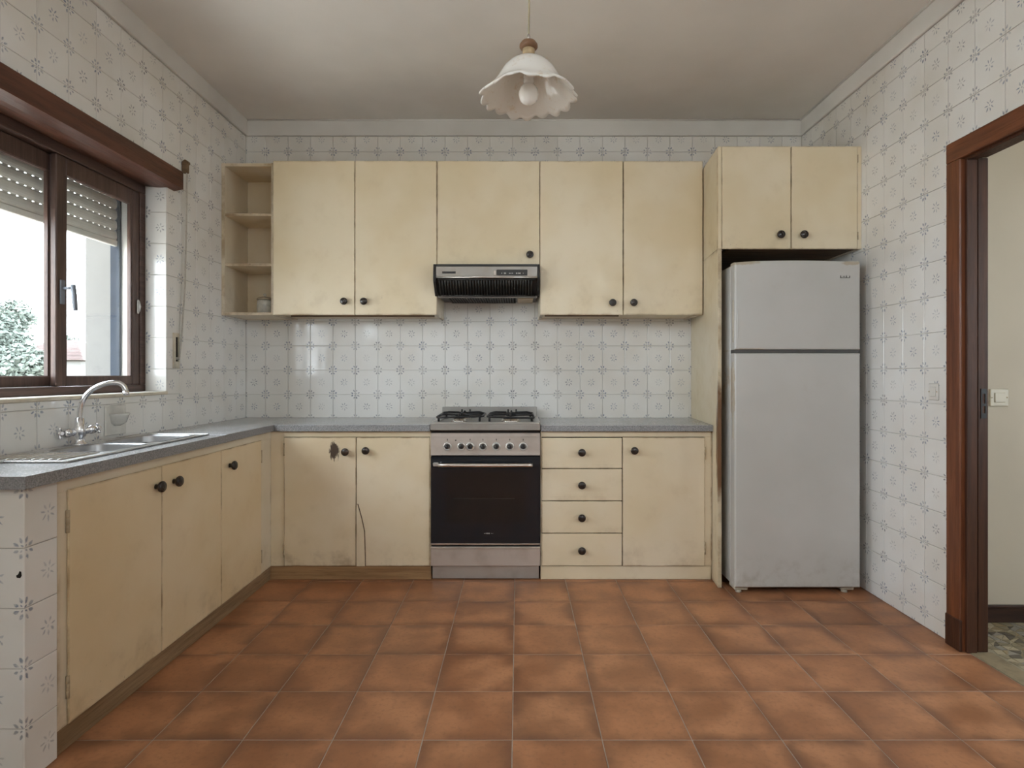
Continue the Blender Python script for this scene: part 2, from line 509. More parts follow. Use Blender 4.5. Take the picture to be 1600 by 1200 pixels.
# ------------------------------------------------------------------ mesh helpers
class MB:
    def __init__(s):
        s.bm = bmesh.new()
        s.smooth = []

    def box(s, x0, x1, y0, y1, z0, z1, bev=0.0, seg=1, mi=0):
        r = bmesh.ops.create_cube(s.bm, size=1)
        vs = r['verts']
        for v in vs:
            v.co = Vector(((x0 + x1) / 2 + v.co.x * (x1 - x0), (y0 + y1) / 2 + v.co.y * (y1 - y0),
                           (z0 + z1) / 2 + v.co.z * (z1 - z0)))
        fs = {f for v in vs for f in v.link_faces}
        for f in fs:
            f.material_index = mi
        if bev:
            es = list({e for v in vs for e in v.link_edges})
            bmesh.ops.bevel(s.bm, geom=es, offset=bev, segments=seg, affect='EDGES', profile=0.5)
        return s

    def prism(s, pts, axis, a, b, mi=0, bev=0.0):
        """polygon pts (2D) extruded along axis (0 x:(y,z) 1 y:(x,z) 2 z:(x,y)) from a to b"""
        def P(p, t):
            return {0: (t, p[0], p[1]), 1: (p[0], t, p[1]), 2: (p[0], p[1], t)}[axis]
        n = len(pts)
        A = [s.bm.verts.new(P(p, a)) for p in pts]
        B = [s.bm.verts.new(P(p, b)) for p in pts]
        fs = [s.bm.faces.new(A), s.bm.faces.new(B[::-1])]
        for i in range(n):
            j = (i + 1) % n
            fs.append(s.bm.faces.new((A[j], A[i], B[i], B[j])))
        for f in fs:
            f.material_index = mi
        bmesh.ops.recalc_face_normals(s.bm, faces=fs)
        if bev:
            es = list({e for f in fs for e in f.edges})
            bmesh.ops.bevel(s.bm, geom=es, offset=bev, segments=1, affect='EDGES')
        return s

    def holed(s, outer, holes, axis, a, b):
        """flat slab with holes, extruded along axis"""
        def P(p, t):
            return {0: (t, p[0], p[1]), 1: (p[0], t, p[1]), 2: (p[0], p[1], t)}[axis]
        for t in (a, b):
            es = []
            for loop in [outer] + holes:
                vs = [s.bm.verts.new(P(p, t)) for p in loop]
                es += [s.bm.edges.new((vs[i], vs[(i + 1) % len(vs)])) for i in range(len(vs))]
            bmesh.ops.triangle_fill(s.bm, use_beauty=True, use_dissolve=False, edges=es)
        for loop in [outer] + holes:
            A = [s.bm.verts.new(P(p, a)) for p in loop]
            B = [s.bm.verts.new(P(p, b)) for p in loop]
            for i in range(len(loop)):
                j = (i + 1) % len(loop)
                s.bm.faces.new((A[j], A[i], B[i], B[j]))
        bmesh.ops.remove_doubles(s.bm, verts=s.bm.verts, dist=1e-6)
        bmesh.ops.recalc_face_normals(s.bm, faces=s.bm.faces)
        return s

    def lathe(s, prof, c=(0, 0, 0), axis='z', seg=24, mi=0):
        """prof: list of (r, h); r = 0 closes with a point"""
        rings = []
        for r, h in prof:
            ring = []
            k = 1 if r < 1e-6 else seg
            for i in range(k):
                a = 2 * PI * i / seg
                x, y = r * math.cos(a), r * math.sin(a)
                p = {'z': (x, y, h), 'y': (x, -h, y), 'x': (h, x, y)}[axis]
                ring.append(s.bm.verts.new((p[0] + c[0], p[1] + c[1], p[2] + c[2])))
            rings.append(ring)
        fs = []
        for A, B in zip(rings, rings[1:]):
            if len(A) == 1 and len(B) == 1:
                continue
            for i in range(seg):
                j = (i + 1) % seg
                q = [A[i % len(A)], A[j % len(A)], B[j % len(B)], B[i % len(B)]]
                u = []
                for v in q:
                    if v not in u:
                        u.append(v)
                if len(u) > 2:
                    fs.append(s.bm.faces.new(u))
        for R in (rings[0], rings[-1]):
            if len(R) > 2:
                fs.append(s.bm.faces.new(R))
        for f in fs:
            f.smooth = True
            f.material_index = mi
        bmesh.ops.recalc_face_normals(s.bm, faces=fs)
        return s

    def tube(s, pts, r, seg=10, mi=0):
        pts = [Vector(p) for p in pts]
        rr = r if isinstance(r, (list, tuple)) else [r] * len(pts)
        up = None
        rings = []
        for i, p in enumerate(pts):
            d = (pts[min(i + 1, len(pts) - 1)] - pts[max(i - 1, 0)]).normalized()
            if up is None:
                up = Vector((0, 0, 1)) if abs(d.z) < 0.9 else Vector((0, 1, 0))
            a = d.cross(up).normalized()
            up = a.cross(d).normalized()
            rings.append([s.bm.verts.new(p + rr[i] * (math.cos(2 * PI * k / seg) * a + math.sin(2 * PI * k / seg) * up))
                          for k in range(seg)])
        fs = [s.bm.faces.new(rings[0]), s.bm.faces.new(rings[-1])]
        for A, B in zip(rings, rings[1:]):
            for k in range(seg):
                f = s.bm.faces.new((A[k], A[(k + 1) % seg], B[(k + 1) % seg], B[k]))
                f.smooth = True
                fs.append(f)
        for f in fs:
            f.material_index = mi
        bmesh.ops.recalc_face_normals(s.bm, faces=fs)
        return s

    def mesh(s, name):
        me = bpy.data.meshes.new(name)
        s.bm.to_mesh(me)
        s.bm.free()
        return me

    def build(s, name, mat, parent=None, mats=None, struct=False):
        """links as ONE object; verts are authored in world space"""
        org = Vector((0, 0, 0))
        p = parent
        while p is not None:
            org += p.location
            p = p.parent
        if parent is None:
            xs = [v.co for v in s.bm.verts]
            org = Vector((sum((min(c[i] for c in xs), max(c[i] for c in xs))) / 2 for i in (0, 1)) )if False else Vector(
                ((min(c.x for c in xs) + max(c.x for c in xs)) / 2, (min(c.y for c in xs) + max(c.y for c in xs)) / 2,
                 min(c.z for c in xs)))
        bmesh.ops.translate(s.bm, verts=s.bm.verts, vec=-org)
        me = s.mesh(name)
        for m in (mats or [mat]):
            me.materials.append(m)
        o = bpy.data.objects.new(name, me)
        COL.objects.link(o)
        if parent is not None:
            o.parent = parent
        else:
            o.location = org
        if struct:
            o['kind'] = 'structure'
        return o


def thing(name, label, cat, loc=(0, 0, 0), group=None):
    o = bpy.data.objects.new(name, None)
    o.empty_display_size = 0.1
    COL.objects.link(o)
    o.location = loc
    return tag(o, label, cat, group)


def tag(o, label, cat, group=None):
    o['label'] = label
    o['category'] = cat
    if group:
        o['group'] = group
    return o


def place(name, me, parent, world, rot=(0, 0, 0)):
    """another copy of a shared mesh as a part of parent, at a world position"""
    o = bpy.data.objects.new(name, me)
    COL.objects.link(o)
    off = Vector(world)
    p = parent
    while p is not None:
        off = off - p.location
        p = p.parent
    o.parent = parent
    o.location = off
    o.rotation_euler = rot
    return o


def bx(name, mat, parent, x0, x1, y0, y1, z0, z1, bev=0.002, struct=False):
    return MB().box(x0, x1, y0, y1, z0, z1, bev).build(name, mat, parent, struct=struct)


# ------------------------------------------------------------------ room dimensions
XL, XR, YB, ZC = -1.750, 1.828, 3.79, 2.770      # tile faces of left / right / back wall, ceiling
YF = -1.50                                       # wall behind the camera
ZT = 0.849                                       # tile lattice origin
TH = 0.1562
ZTOP = 2.666
T = 0.006                                        # tile thickness

W1 = (1.600, 2.938, 1.050, 2.140)                # window_1 opening: y0 y1 z0 z1
W2 = (-1.42, 0.74, 1.52, 2.68)                   # added_window_2, added out of frame to the left for light
DOOR = (1.55, 2.405, 2.018)                      # door_1 opening y0 y1 ztop
XW = 1.912                                       # hall face of the right wall


def rect(a0, a1, b0, b1):
    return [(a0, b0), (a1, b0), (a1, b1), (a0, b1)]


wall_left = MB().holed(rect(YF, YB + 0.3, -0.1, 2.9),
                       [rect(*W1), rect(*W2)], 0, -1.93, XL - T).holed(
    rect(YF, YB + 0.3, -0.1, 2.9), [rect(0.95, W1[1], W1[2], W1[3]), rect(*W2)], 0, -2.15, -1.9301).build('wall_left', M['grout'], struct=True)
wall_back = MB().box(XL - T, XR + T, YB + T, YB + 0.3, -0.1, 2.9).build('wall_back', M['grout'], struct=True)
wall_right = MB().holed([(YF, -0.1), (DOOR[0], -0.1), (DOOR[0], DOOR[2] + 0.02), (DOOR[1] + 0.02, DOOR[2] + 0.02),
                         (DOOR[1] + 0.02, -0.1), (YB + 0.3, -0.1), (YB + 0.3, 2.9), (YF, 2.9)], [], 0, XR + T, XW
                        ).build('wall_right', M['grout'], struct=True)
W4 = (0.42, 1.70, 1.90, 2.68)                   # added_window_4 added in the wall behind the camera as fill light
wall_rear = MB().holed(rect(-2.15, 3.7, -0.1, 2.9), [rect(*W4)], 1, YF - 0.2, YF).build('wall_rear', M['room_paint'], struct=True)
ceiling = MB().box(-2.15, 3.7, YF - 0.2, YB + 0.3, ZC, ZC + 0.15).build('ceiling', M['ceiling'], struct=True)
floor = MB().box(-2.15, XR + 0.02, YF - 0.2, YB + 0.3, -0.14, -0.0015).build('floor', M['floor_grout'], struct=True)

# ---- floor tiles
FT = 0.279
fx = [-0.017 + FT * k for k in range(-7, 8)]
fy = [2.944 + FT * k for k in range(-15, 5)]


def clip(v, a, b):
    return max(a, min(b, v))


ftile = MB().box(-FT / 2 + 0.0013, FT / 2 - 0.0013, -FT / 2 + 0.0013, FT / 2 - 0.0013, -0.006, 0.0, 0.0012).mesh('tile')
ftile.materials.append(M['floor_tile'])
for i in range(len(fx) - 1):
    for j in range(len(fy) - 1):
        x0, x1 = clip(fx[i], XL, XR + 0.012), clip(fx[i + 1], XL, XR + 0.012)
        y0, y1 = clip(fy[j], YF, YB), clip(fy[j + 1], YF, YB)
        if x1 - x0 < 0.02 or y1 - y0 < 0.02 or (x1 < -1.40):
            continue
        if y0 > 3.30 and x1 < 1.06:
            continue
        if y1 < -0.6:
            continue
        if x1 - x0 > FT - 1e-4 and y1 - y0 > FT - 1e-4:
            o = place('tile', ftile, floor, ((x0 + x1) / 2, (y0 + y1) / 2, random.uniform(-0.0006, 0.0)),
                      (random.uniform(-0.0012, 0.0012), random.uniform(-0.0012, 0.0012), 0))
        else:
            bx('tile', M['floor_tile'], floor, x0 + 0.0016, x1 - 0.0016, y0 + 0.0016, y1 - 0.0016, -0.006, -0.0003, 0.0012)

# ---- wall tiles
_tile_cache = {}


def tile_mesh(u0, u1, v0, v1):
    key = (round(u0, 3), round(u1, 3), round(v0, 3), round(v1, 3))
    if key not in _tile_cache:
        m = MB()
        b = 0.010
        m.box(u0, u1, -T, 0.004, v0, v1)
        for v in m.bm.verts:
            pass
        fr = [f for f in m.bm.faces if f.normal.y < -0.9]
        r = bmesh.ops.inset_region(m.bm, faces=fr, thickness=b, use_even_offset=True)
        for f in r['faces']:
            pass
        # drop the rim: the glazed face stands proud of a soft shoulder
        inner = fr[0]
        rim = [v for v in m.bm.verts if v.co.y < -T + 1e-5 and v not in inner.verts]
        for v in rim:
            v.co.y += 0.0010
        me = m.mesh('tile')
        me.materials.append(M['tile'])
        _tile_cache[key] = me
    return _tile_cache[key]


def tile_wall(parent, us, vs, toworld, rotz, urange, vrange, holes=(), hidden=(), g=0.0010):
    cnt = 0
    for i in range(len(us) - 1):
        for j in range(len(vs) - 1):
            w_, h_ = us[i + 1] - us[i], vs[j + 1] - vs[j]
            cu, cv = (us[i] + us[i + 1]) / 2, (vs[j] + vs[j + 1]) / 2
            cell = (max(us[i], urange[0]), min(us[i + 1], urange[1]), max(vs[j], vrange[0]), min(vs[j + 1], vrange[1]))
            rects = [cell]
            for (a0, a1, b0, b1) in holes:
                nr = []
                for (c0, c1, d0, d1) in rects:
                    if c1 <= a0 or c0 >= a1 or d1 <= b0 or d0 >= b1:
                        nr.append((c0, c1, d0, d1))
                        continue
                    if d0 < b0: nr.append((c0, c1, d0, b0))
                    if d1 > b1: nr.append((c0, c1, b1, d1))
                    m0, m1 = max(d0, b0), min(d1, b1)
                    if c0 < a0: nr.append((c0, a0, m0, m1))
                    if c1 > a1: nr.append((a1, c1, m0, m1))
                rects = nr
            for (c0, c1, d0, d1) in rects:
                if c1 - c0 < 0.008 or d1 - d0 < 0.008:
                    continue
                if any(c0 >= a0 and c1 <= a1 and d0 >= b0 and d1 <= b1 for (a0, a1, b0, b1) in hidden):
                    continue
                me = tile_mesh((c0 + g - cu) / w_, (c1 - g - cu) / w_, (d0 + g - cv) / h_, (d1 - g - cv) / h_)
                # rotated left/right walls: local x runs along toworld's u axis
                o = place('tile', me, parent, toworld(cu, cv),
                          (random.uniform(-0.0035, 0.0035), 0, rotz + random.uniform(-0.0035, 0.0035)))
                o.scale = (w_, 1, h_)
                cnt += 1
    return cnt


vs = [ZT + TH * k for k in range(-6, 13)]
ub = [-0.467 + 0.1446 * k for k in range(-9, 17)]
n1 = tile_wall(wall_back, ub, vs, lambda u, v: (u, YB + T, v), 0, (XL, XR), (0.0, ZTOP),
               hidden=[(-1.45, 1.07, 1.52, 2.36), (-1.75, -0.4, -1, ZT), (-0.6, 1.05, -1, ZT), (-1.75, -1.4, 1.52, 2.36),
                       (1.11, 1.83, 1.82, 2.33), (1.11, 1.83, -1, 1.66)])
ul = [3.508 + 0.1516 * k for k in range(-20, 3)]
n2 = tile_wall(wall_left, ul, vs, lambda u, v: (XL - T, u, v), PI / 2, (1.05, YB), (0.80, ZTOP),
               holes=[(W1[0], W1[1], 1.035, 2.165), (1.44, 2.998, 2.075, 2.160)], hidden=[(3.48, 3.8, 1.5, 2.37)])
ur = [-(2.648 + 0.1465 * k) for k in range(9, -12, -1)]
n3 = tile_wall(wall_right, ur, vs, lambda u, v: (XR + T, -u, v), -PI / 2, (-YB, -1.15), (0.0, ZTOP),
               holes=[(-(DOOR[1] + 0.085), -(DOOR[0] - 0.085), -1, DOOR[2] + 0.085)],
               hidden=[(-3.80, -3.15, -1, 2.33)])
# window reveal: one column of tiles facing the room's front
n4 = tile_wall(wall_left, [XL - 0.105, XL + 0.041], vs, lambda u, v: (u, W1[1], v), 0,
               (XL - 0.103, XL), (1.050, 2.07))
print('tiles', n1, n2, n3, n4)

# ---- plaster band under the ceiling
MB().box(XL, XR, YB - 0.014, YB + 0.004, ZTOP, ZC + 0.001, 0.004).build('trim_1', M['cornice'], struct=True)
MB().box(XL - 0.004, XL + 0.016, YF, YB - 0.014, ZTOP, ZC + 0.001, 0.004).build('trim_2', M['cornice'], struct=True)
MB().box(XR - 0.014, XR + 0.004, YF, YB - 0.014, ZTOP, ZC + 0.001, 0.004).build('trim_3', M['cornice'], struct=True)
MB().tube([(XL + 0.012, YB - 0.014, ZC - 0.003), (XR - 0.012, YB - 0.014, ZC - 0.003)], 0.007, 6).build(
    'trim_4', M['cornice'], struct=True)
MB().tube([(XR - 0.014, YF, ZC - 0.003), (XR - 0.014, YB - 0.02, ZC - 0.003)], 0.008, 6).build(
    'trim_5', M['cornice'], struct=True)

# ------------------------------------------------------------------ window_1
win = MB().box(-1.925, -1.857, W1[0], W1[1], W1[2], W1[2] + 0.034, 0.003)
win.box(-1.925, -1.857, W1[0], W1[1], 2.030, 2.10, 0.003)
win.box(-1.925, -1.857, W1[0], W1[0] + 0.040, W1[2] + 0.034, 2.030, 0.003)
win.box(-1.925, -1.857, W1[1] - 0.040, W1[1], W1[2] + 0.034, 2.030, 0.003)
window_1 = win.build('window_1', M['frame_wood_y'], struct=True)


def sash(y0, y1, x, st=0.055, g0=1.128, g1=1.955):
    t_ = 0.026
    z0, z1 = W1[2] + 0.035, 2.029
    s = MB().box(x - t_, x, y0, y0 + st, z0, z1, 0.004).box(x - t_, x, y1 - st, y1, z0, z1, 0.004)
    s.box(x - t_, x, y0 + st, y1 - st, z0, g0, 0.004).box(x - t_, x, y0 + st, y1 - st, g1, z1, 0.004)
    # glazing beads around the pane
    for a, b in ((y0 + st, y0 + st + 0.008), (y1 - st - 0.008, y1 - st)):
        s.box(x - t_ + 0.006, x - 0.004, a, b, g0, g1)
    o = s.build('sash', M['frame_wood_z'], window_1)
    bx('pane', M['pane'], o, x - 0.016, x - 0.012, y0 + st - 0.004, y1 - st + 0.004, g0 - 0.004, g1 + 0.004, 0)
    return o


s_r = sash(2.376, W1[1] - 0.041, -1.862, 0.052)
s_l = sash(W1[0] + 0.041, 2.440, -1.894)
# espagnolette handle on the meeting stile of the right sash
h = MB().box(-1.862, -1.855, 2.390, 2.416, 1.42, 1.52, 0.003)
h.tube([(-1.857, 2.403, 1.485), (-1.815, 2.403, 1.487)], 0.006)
h.tube([(-1.815, 2.403, 1.50), (-1.812, 2.406, 1.45), (-1.810, 2.410, 1.395)], [0.009, 0.010, 0.008])
h.build('handle', M['handle_grey'], s_r)
h = MB().box(-1.860, -1.853, 2.872, 2.886, 1.43, 1.50, 0.003)
h.tube([(-1.852, 2.879, 1.44), (-1.846, 2.879, 1.465), (-1.852, 2.879, 1.49)], 0.004)
h.build('latch', M['steel'], s_r)

bx('outer_reveal', M['concrete'], wall_left, -2.152, -2.024, W1[1] - 0.007, W1[1] + 0.004, W1[2] + 0.001, W1[3], 0)
# sill and pelmet (the board that closes the shutter box)
bx('sill', M['sill'], window_1, -1.857, XL + 0.006, W1[0] - 0.01, W1[1], 1.034, 1.0495, 0.003)
pts = [(-1.758, 2.164), (-1.704, 2.164), (-1.702, 2.160), (-1.702, 2.076)]
for k in range(7):
    a = k / 6
    pts.append((-1.702 - 0.155 * a, 2.076 - 0.016 * math.sin(PI * min(1, a * 1.6) / 2) + 0.014 * a * a))
pts += [(-1.857, 2.105), (-1.758, 2.105)]
MB().prism(pts, 1, 1.45, 2.937, 0).build('pelmet', M['pelmet_wood'], window_1)
MB().prism([(-1.749, 2.164), (-1.704, 2.164), (-1.702, 2.160), (-1.702, 2.076), (-1.749, 2.066)], 1, 2.937, 2.997
           ).build('pelmet_end', M['pelmet_wood'], window_1)

# roller shutter, half lowered outside the glass
rs = thing('roller_shutter', 'grey slatted roller shutter lowered partway behind the top of the window glass', 'shutter',
           (-1.995, 2.27, 1.79))
sl = MB()
prof = [(0.0, 0.0), (0.005, 0.004), (0.008, 0.014), (0.0085, 0.024), (0.007, 0.040), (0.003, 0.048), (0.0, 0.0492),
        (-0.004, 0.048), (-0.004, 0.002)]
sl.prism(prof, 1, W1[0] + 0.012, W1[1] - 0.012)
slat = None
nS = 7
PITCH = 0.0525
mid = (W1[0] + W1[1]) / 2
bmesh.ops.translate(sl.bm, verts=sl.bm.verts, vec=(0, -mid, 0))
# bridging tabs that leave light slots between slats
y = W1[0] + 0.03
while y < W1[1] - 0.03:
    sl.box(-0.003, 0.002, y - mid, y + 0.026 - mid, 0.047, PITCH + 0.001)
    y += 0.038
slm = sl.mesh('slat')
slm.materials.append(M['shutter'])
for k in range(nS):
    place('slat', slm, rs, (-1.995, mid, 1.795 + PITCH * k))
bx('bottom_bar', M['shutter'], rs, -2.003, -1.985, W1[0] + 0.012, W1[1] - 0.012, 1.768, 1.797, 0.003)
bx('guide_rail', M['guide'], rs, -2.022, -1.975, W1[1] - 0.018, W1[1] - 0.001, 1.055, 2.13, 0.002)
bx('guide_rail', M['guide'], rs, -2.022, -1.975, W1[0] + 0.001, W1[0] + 0.018, 1.055, 2.13, 0.002)

# shutter strap on the left wall
ss = thing('shutter_strap', 'grey webbing shutter strap hanging beside the window down to its wall winder', 'strap',
           (XL, 3.03, 1.17))
m = MB().box(XL, XL + 0.028, 3.062, 3.090, 2.185, 2.245, 0.004).tube([(XL + 0.02, 3.06, 2.24), (XL + 0.02, 3.092, 2.24)], 0.011)
m.build('guide_pulley', M['raw_wood'], ss)
pa = [(XL + 0.020, 3.078, 2.20), (XL + 0.021, 3.070, 1.9), (XL + 0.020, 3.060, 1.60), (XL + 0.016, 3.035, 1.32), (XL + 0.012, 3.022, 1.215)]
st = MB()
prev = None
for a, b in zip(pa, pa[1:]):
    V = [Vector(p) for p in (a, b)]
    q = [V[0] + Vector((0, -0.0065, 0)), V[0] + Vector((0, 0.0065, 0)), V[1] + Vector((0, 0.0065, 0)), V[1] + Vector((0, -0.0065, 0))]
    f0 = [st.bm.verts.new(p) for p in q]
    f1 = [st.bm.verts.new(p + Vector((0.002, 0, 0))) for p in q]
    st.bm.faces.new(f0[::-1]); st.bm.faces.new(f1)
    for i in range(4):
        st.bm.faces.new((f0[i], f0[(i + 1) % 4], f1[(i + 1) % 4], f1[i]))
st.build('strap', M['strap'], ss)
m = MB().holed(rect(2.985, 3.035, 1.165, 1.345), [rect(3.002, 3.026, 1.20, 1.325)], 0, XL, XL + 0.007)
m.build('winder_plate', M['sill'], ss)
bx('winder_recess', M['gap'], ss, XL, XL + 0.002, 3.001, 3.027, 1.199, 1.326, 0)
MB().tube([(XL + 0.008, 3.004, 1.215), (XL + 0.008, 3.026, 1.215)], 0.007).build('roller', M['steel'], ss)

# ------------------------------------------------------------------ added_window_2 (added for light, out of frame beside the camera)
m = MB()
for a in ((W2[0], W2[0] + 0.06), (W2[1] - 0.06, W2[1]), (-0.39, -0.33)):
    m.box(-1.925, -1.857, a[0], a[1], W2[2], W2[3], 0.003)
m.box(-1.925, -1.857, W2[0], W2[1], W2[2], W2[2] + 0.06, 0.003).box(-1.925, -1.857, W2[0], W2[1], W2[3] - 0.06, W2[3], 0.003)
added_window_2 = m.build('added_window_2', M['frame_wood_y'], struct=True)
for a, b in ((W2[0] + 0.06, -0.39), (-0.33, W2[1] - 0.06)):
    bx('pane', M['pane'], added_window_2, -1.893, -1.889, a, b, W2[2] + 0.06, W2[3] - 0.06, 0)

m = MB()
for a in ((W4[0], W4[0] + 0.06), (W4[1] - 0.06, W4[1]), (1.03, 1.09)):
    m.box(a[0], a[1], YF - 0.13, YF - 0.07, W4[2], W4[3], 0.003)
m.box(W4[0], W4[1], YF - 0.13, YF - 0.07, W4[2], W4[2] + 0.06, 0.003).box(W4[0], W4[1], YF - 0.13, YF - 0.07, W4[3] - 0.06, W4[3], 0.003)
added_window_4 = m.build('added_window_4', M['frame_wood_y'], struct=True)
for a, b in ((W4[0] + 0.06, 1.03), (1.09, W4[1] - 0.06)):
    bx('pane', M['pane'], added_window_4, a, b, YF - 0.102, YF - 0.098, W4[2] + 0.06, W4[3] - 0.06, 0)

# ------------------------------------------------------------------ door_1 and the hall
XC = XR - 0.022
m = MB().box(XC, XR + 0.01, DOOR[1], DOOR[1] + 0.080, 0, DOOR[2], 0.004)
door_1 = m.build('door_1', M['door_wood'], struct=True)
MB().prism([(DOOR[1], DOOR[2]), (DOOR[1] + 0.08, DOOR[2]), (DOOR[1] + 0.08, DOOR[2] + 0.082), (DOOR[0] - 0.08, DOOR[2] + 0.082),
            (DOOR[0] - 0.08, DOOR[2]), (DOOR[0], DOOR[2])], 0, XC, XR + 0.01, bev=0.003).build(
    'head_casing', M['door_wood_head'], door_1)
bx('casing', M['door_wood'], door_1, XC, XR + 0.01, DOOR[0] - 0.08, DOOR[0], 0, DOOR[2] - 0.0005, 0.004)
MB().box(XC - 0.003, XC + 0.01, DOOR[1] - 0.002, DOOR[1] + 0.082, 0, 0.13, 0.003).build('plinth_block', M['jamb_wood'], door_1)
# jamb lining with a rebate and a stop
j = MB().box(XC + 0.012, XW - 0.012, DOOR[1] + 0.002, DOOR[1] + 0.025, 0, DOOR[2] + 0.02)
j.box(XC + 0.020, XC + 0.062, DOOR[1] - 0.014, DOOR[1] + 0.004, 0, DOOR[2] - 0.002, 0.003)
j.box(XC + 0.070, XW + 0.008, DOOR[1] - 0.004, DOOR[1] + 0.006, 0, DOOR[2], 0.003)
j.build('jamb', M['jamb_wood'], door_1)
j = MB().box(XC + 0.012, XW - 0.012, DOOR[0] - 0.02, DOOR[0], 0, DOOR[2] + 0.02)
j.build('jamb', M['jamb_wood'], door_1)
j = MB().box(XC + 0.012, XW + 0.004, DOOR[0], DOOR[1] + 0.002, DOOR[2] + 0.002, DOOR[2] + 0.022)
j.box(XC + 0.020, XC + 0.062, DOOR[0], DOOR[1], DOOR[2] - 0.012, DOOR[2] + 0.003, 0.003)
j.build('head_jamb', M['jamb_wood'], door_1)
sp = MB().holed(rect(1.888, 1.910, 0.955, 1.075), [rect(1.893, 1.905, 0.975, 1.005), rect(1.893, 1.905, 1.015, 1.055)], 1,
                DOOR[1] - 0.0065, DOOR[1] - 0.0035)
sp.build('strike_plate', M['iron'], door_1)

YH = 2.700
XH1 = 3.6
wall_hall = MB().box(XW, XH1 + 0.1, YH, YH + 0.12, -0.1, 2.9).build('wall_hall', M['hall_paint'], struct=True)
MB().holed(rect(YF, YH, -0.1, 2.9), [rect(0.5, 1.5, 0.95, 2.2)], 0, XH1, XH1 + 0.1).build('wall_hall_end', M['hall_paint'], struct=True)
bx('pane', M['pane'], bx('added_window_3', M['frame_wood_y'], None, XH1 + 0.03, XH1 + 0.06, 0.98, 1.02, 0.95, 2.2, 0.002, True),  # unseen window added to let daylight into the hall
   XH1 + 0.043, XH1 + 0.047, 0.5, 1.5, 0.95, 2.2, 0)
MB().box(XW, XH1, YF, YF + 0.02, -0.1, 2.9).build('wall_hall_rear', M['hall_paint'], struct=True)
b = MB().box(XW, XH1, YH - 0.014, YH, 0, 0.072, 0.003).box(XW, XH1, YH - 0.018, YH, 0.066, 0.080, 0.003)
b.build('baseboard_hall', M['brown_base'], struct=True)
floor_hall = MB().box(XR + 0.02, XH1 + 0.1, YF, YH + 0.1, -0.14, -0.0012).build('floor_hall', M['terrazzo'], struct=True)
# threshold strip, slightly skewed like the worn joint in the doorway
MB().prism([(1.842, 1.56), (1.900, 1.56), (1.935, 2.40), (1.842, 2.40)], 2, -0.004, 0.0015, bev=0.0008).build(
    'threshold', M['threshold'], floor_hall)
# irregular stone chips of the hall floor (jittered cells, shrunk so the cement shows)
rc = random.Random(5)
cs = 0.033
cell = {}
cb = bmesh.new()


def cpt(i, j):
    if (i, j) not in cell:
        cell[(i, j)] = Vector((1.86 + (i + rc.uniform(-0.36, 0.36)) * cs * 1.25, 1.30 + (j + rc.uniform(-0.36, 0.36)) * cs, 0))
    return cell[(i, j)]


for i in range(26):
    for k in range(42):
        q = [cpt(i, k), cpt(i + 1, k), cpt(i + 1, k + 1), cpt(i, k + 1)]
        cen = sum(q, Vector()) / 4
        lim = 1.905 + (cen.y - 1.56) * 0.042
        if cen.y > YH - 0.025 or cen.x < max(lim + 0.01, 1.96 if (cen.y > 2.40 or cen.y < 1.53) else 0):
            continue
        if rc.random() < 0.5:
            polys = [[q[0], q[1], q[2]], [q[0], q[2], q[3]]]
        else:
            polys = [q]
        for pl in polys:
            c2 = sum(pl, Vector()) / len(pl)
            top, bot = [], []
            for p in pl:
                e = c2 + (p - c2) * rc.uniform(0.80, 0.92)
                top.append(cb.verts.new((e.x, e.y, 0.0006)))
                bot.append(cb.verts.new((e.x, e.y, -0.003)))
            fs = [cb.faces.new(top)]
            for a in range(len(pl)):
                fs.append(cb.faces.new((top[a - 1], bot[a - 1], bot[a], top[a])))
            mi = rc.choices(range(5), (5, 5, 3, 2, 3))[0]
            for f in fs:
                f.material_index = mi
bmesh.ops.recalc_face_normals(cb, faces=cb.faces)
me = bpy.data.meshes.new('stone_chips')
cb.to_mesh(me)
cb.free()
for c in CHIPS:
    me.materials.append(c)
o = place('stone_chips', me, floor_hall, (0, 0, 0))
o['kind'] = 'stuff'


def switch(name, label, cx, cz, face, w_, h_, mat):
    """face: ('y', y) plate facing -y, or ('x', x) plate facing -x"""
    if face[0] == 'y':
        root = thing(name, label, 'switch', (cx, face[1], cz))
        def B(n, mt, a0, a1, d0, d1, b0, b1, bev): return bx(n, mt, root, cx + a0, cx + a1, face[1] - d1, face[1] - d0, cz + b0, cz + b1, bev)
    else:
        root = thing(name, label, 'switch', (face[1], cx, cz))
        def B(n, mt, a0, a1, d0, d1, b0, b1, bev): return bx(n, mt, root, face[1] - d1, face[1] - d0, cx + a0, cx + a1, cz + b0, cz + b1, bev)
    B('plate', mat, -w_ / 2, w_ / 2, 0, 0.007, -h_ / 2, h_ / 2, 0.003)
    B('rocker', mat, -w_ * 0.28, w_ * 0.28, 0.006, 0.011, -h_ * 0.28, h_ * 0.28, 0.002)
    for s_ in (-1, 1):
        B('screw', M['hinge'], s_ * w_ * 0.40 - 0.003, s_ * w_ * 0.40 + 0.003, 0.006, 0.0085, -0.003, 0.003, 0.001)
    return root


switch('light_switch', 'ivory switch plate on the hall wall seen through the doorway', 2.204, 1.028, ('y', YH), 0.085, 0.080, M['plate'])
switch('light_switch', 'small white blank switch plate on the right tiled wall beside the door casing', 2.583, 1.058, ('x', XR), 0.060, 0.075, M['plate_white'])

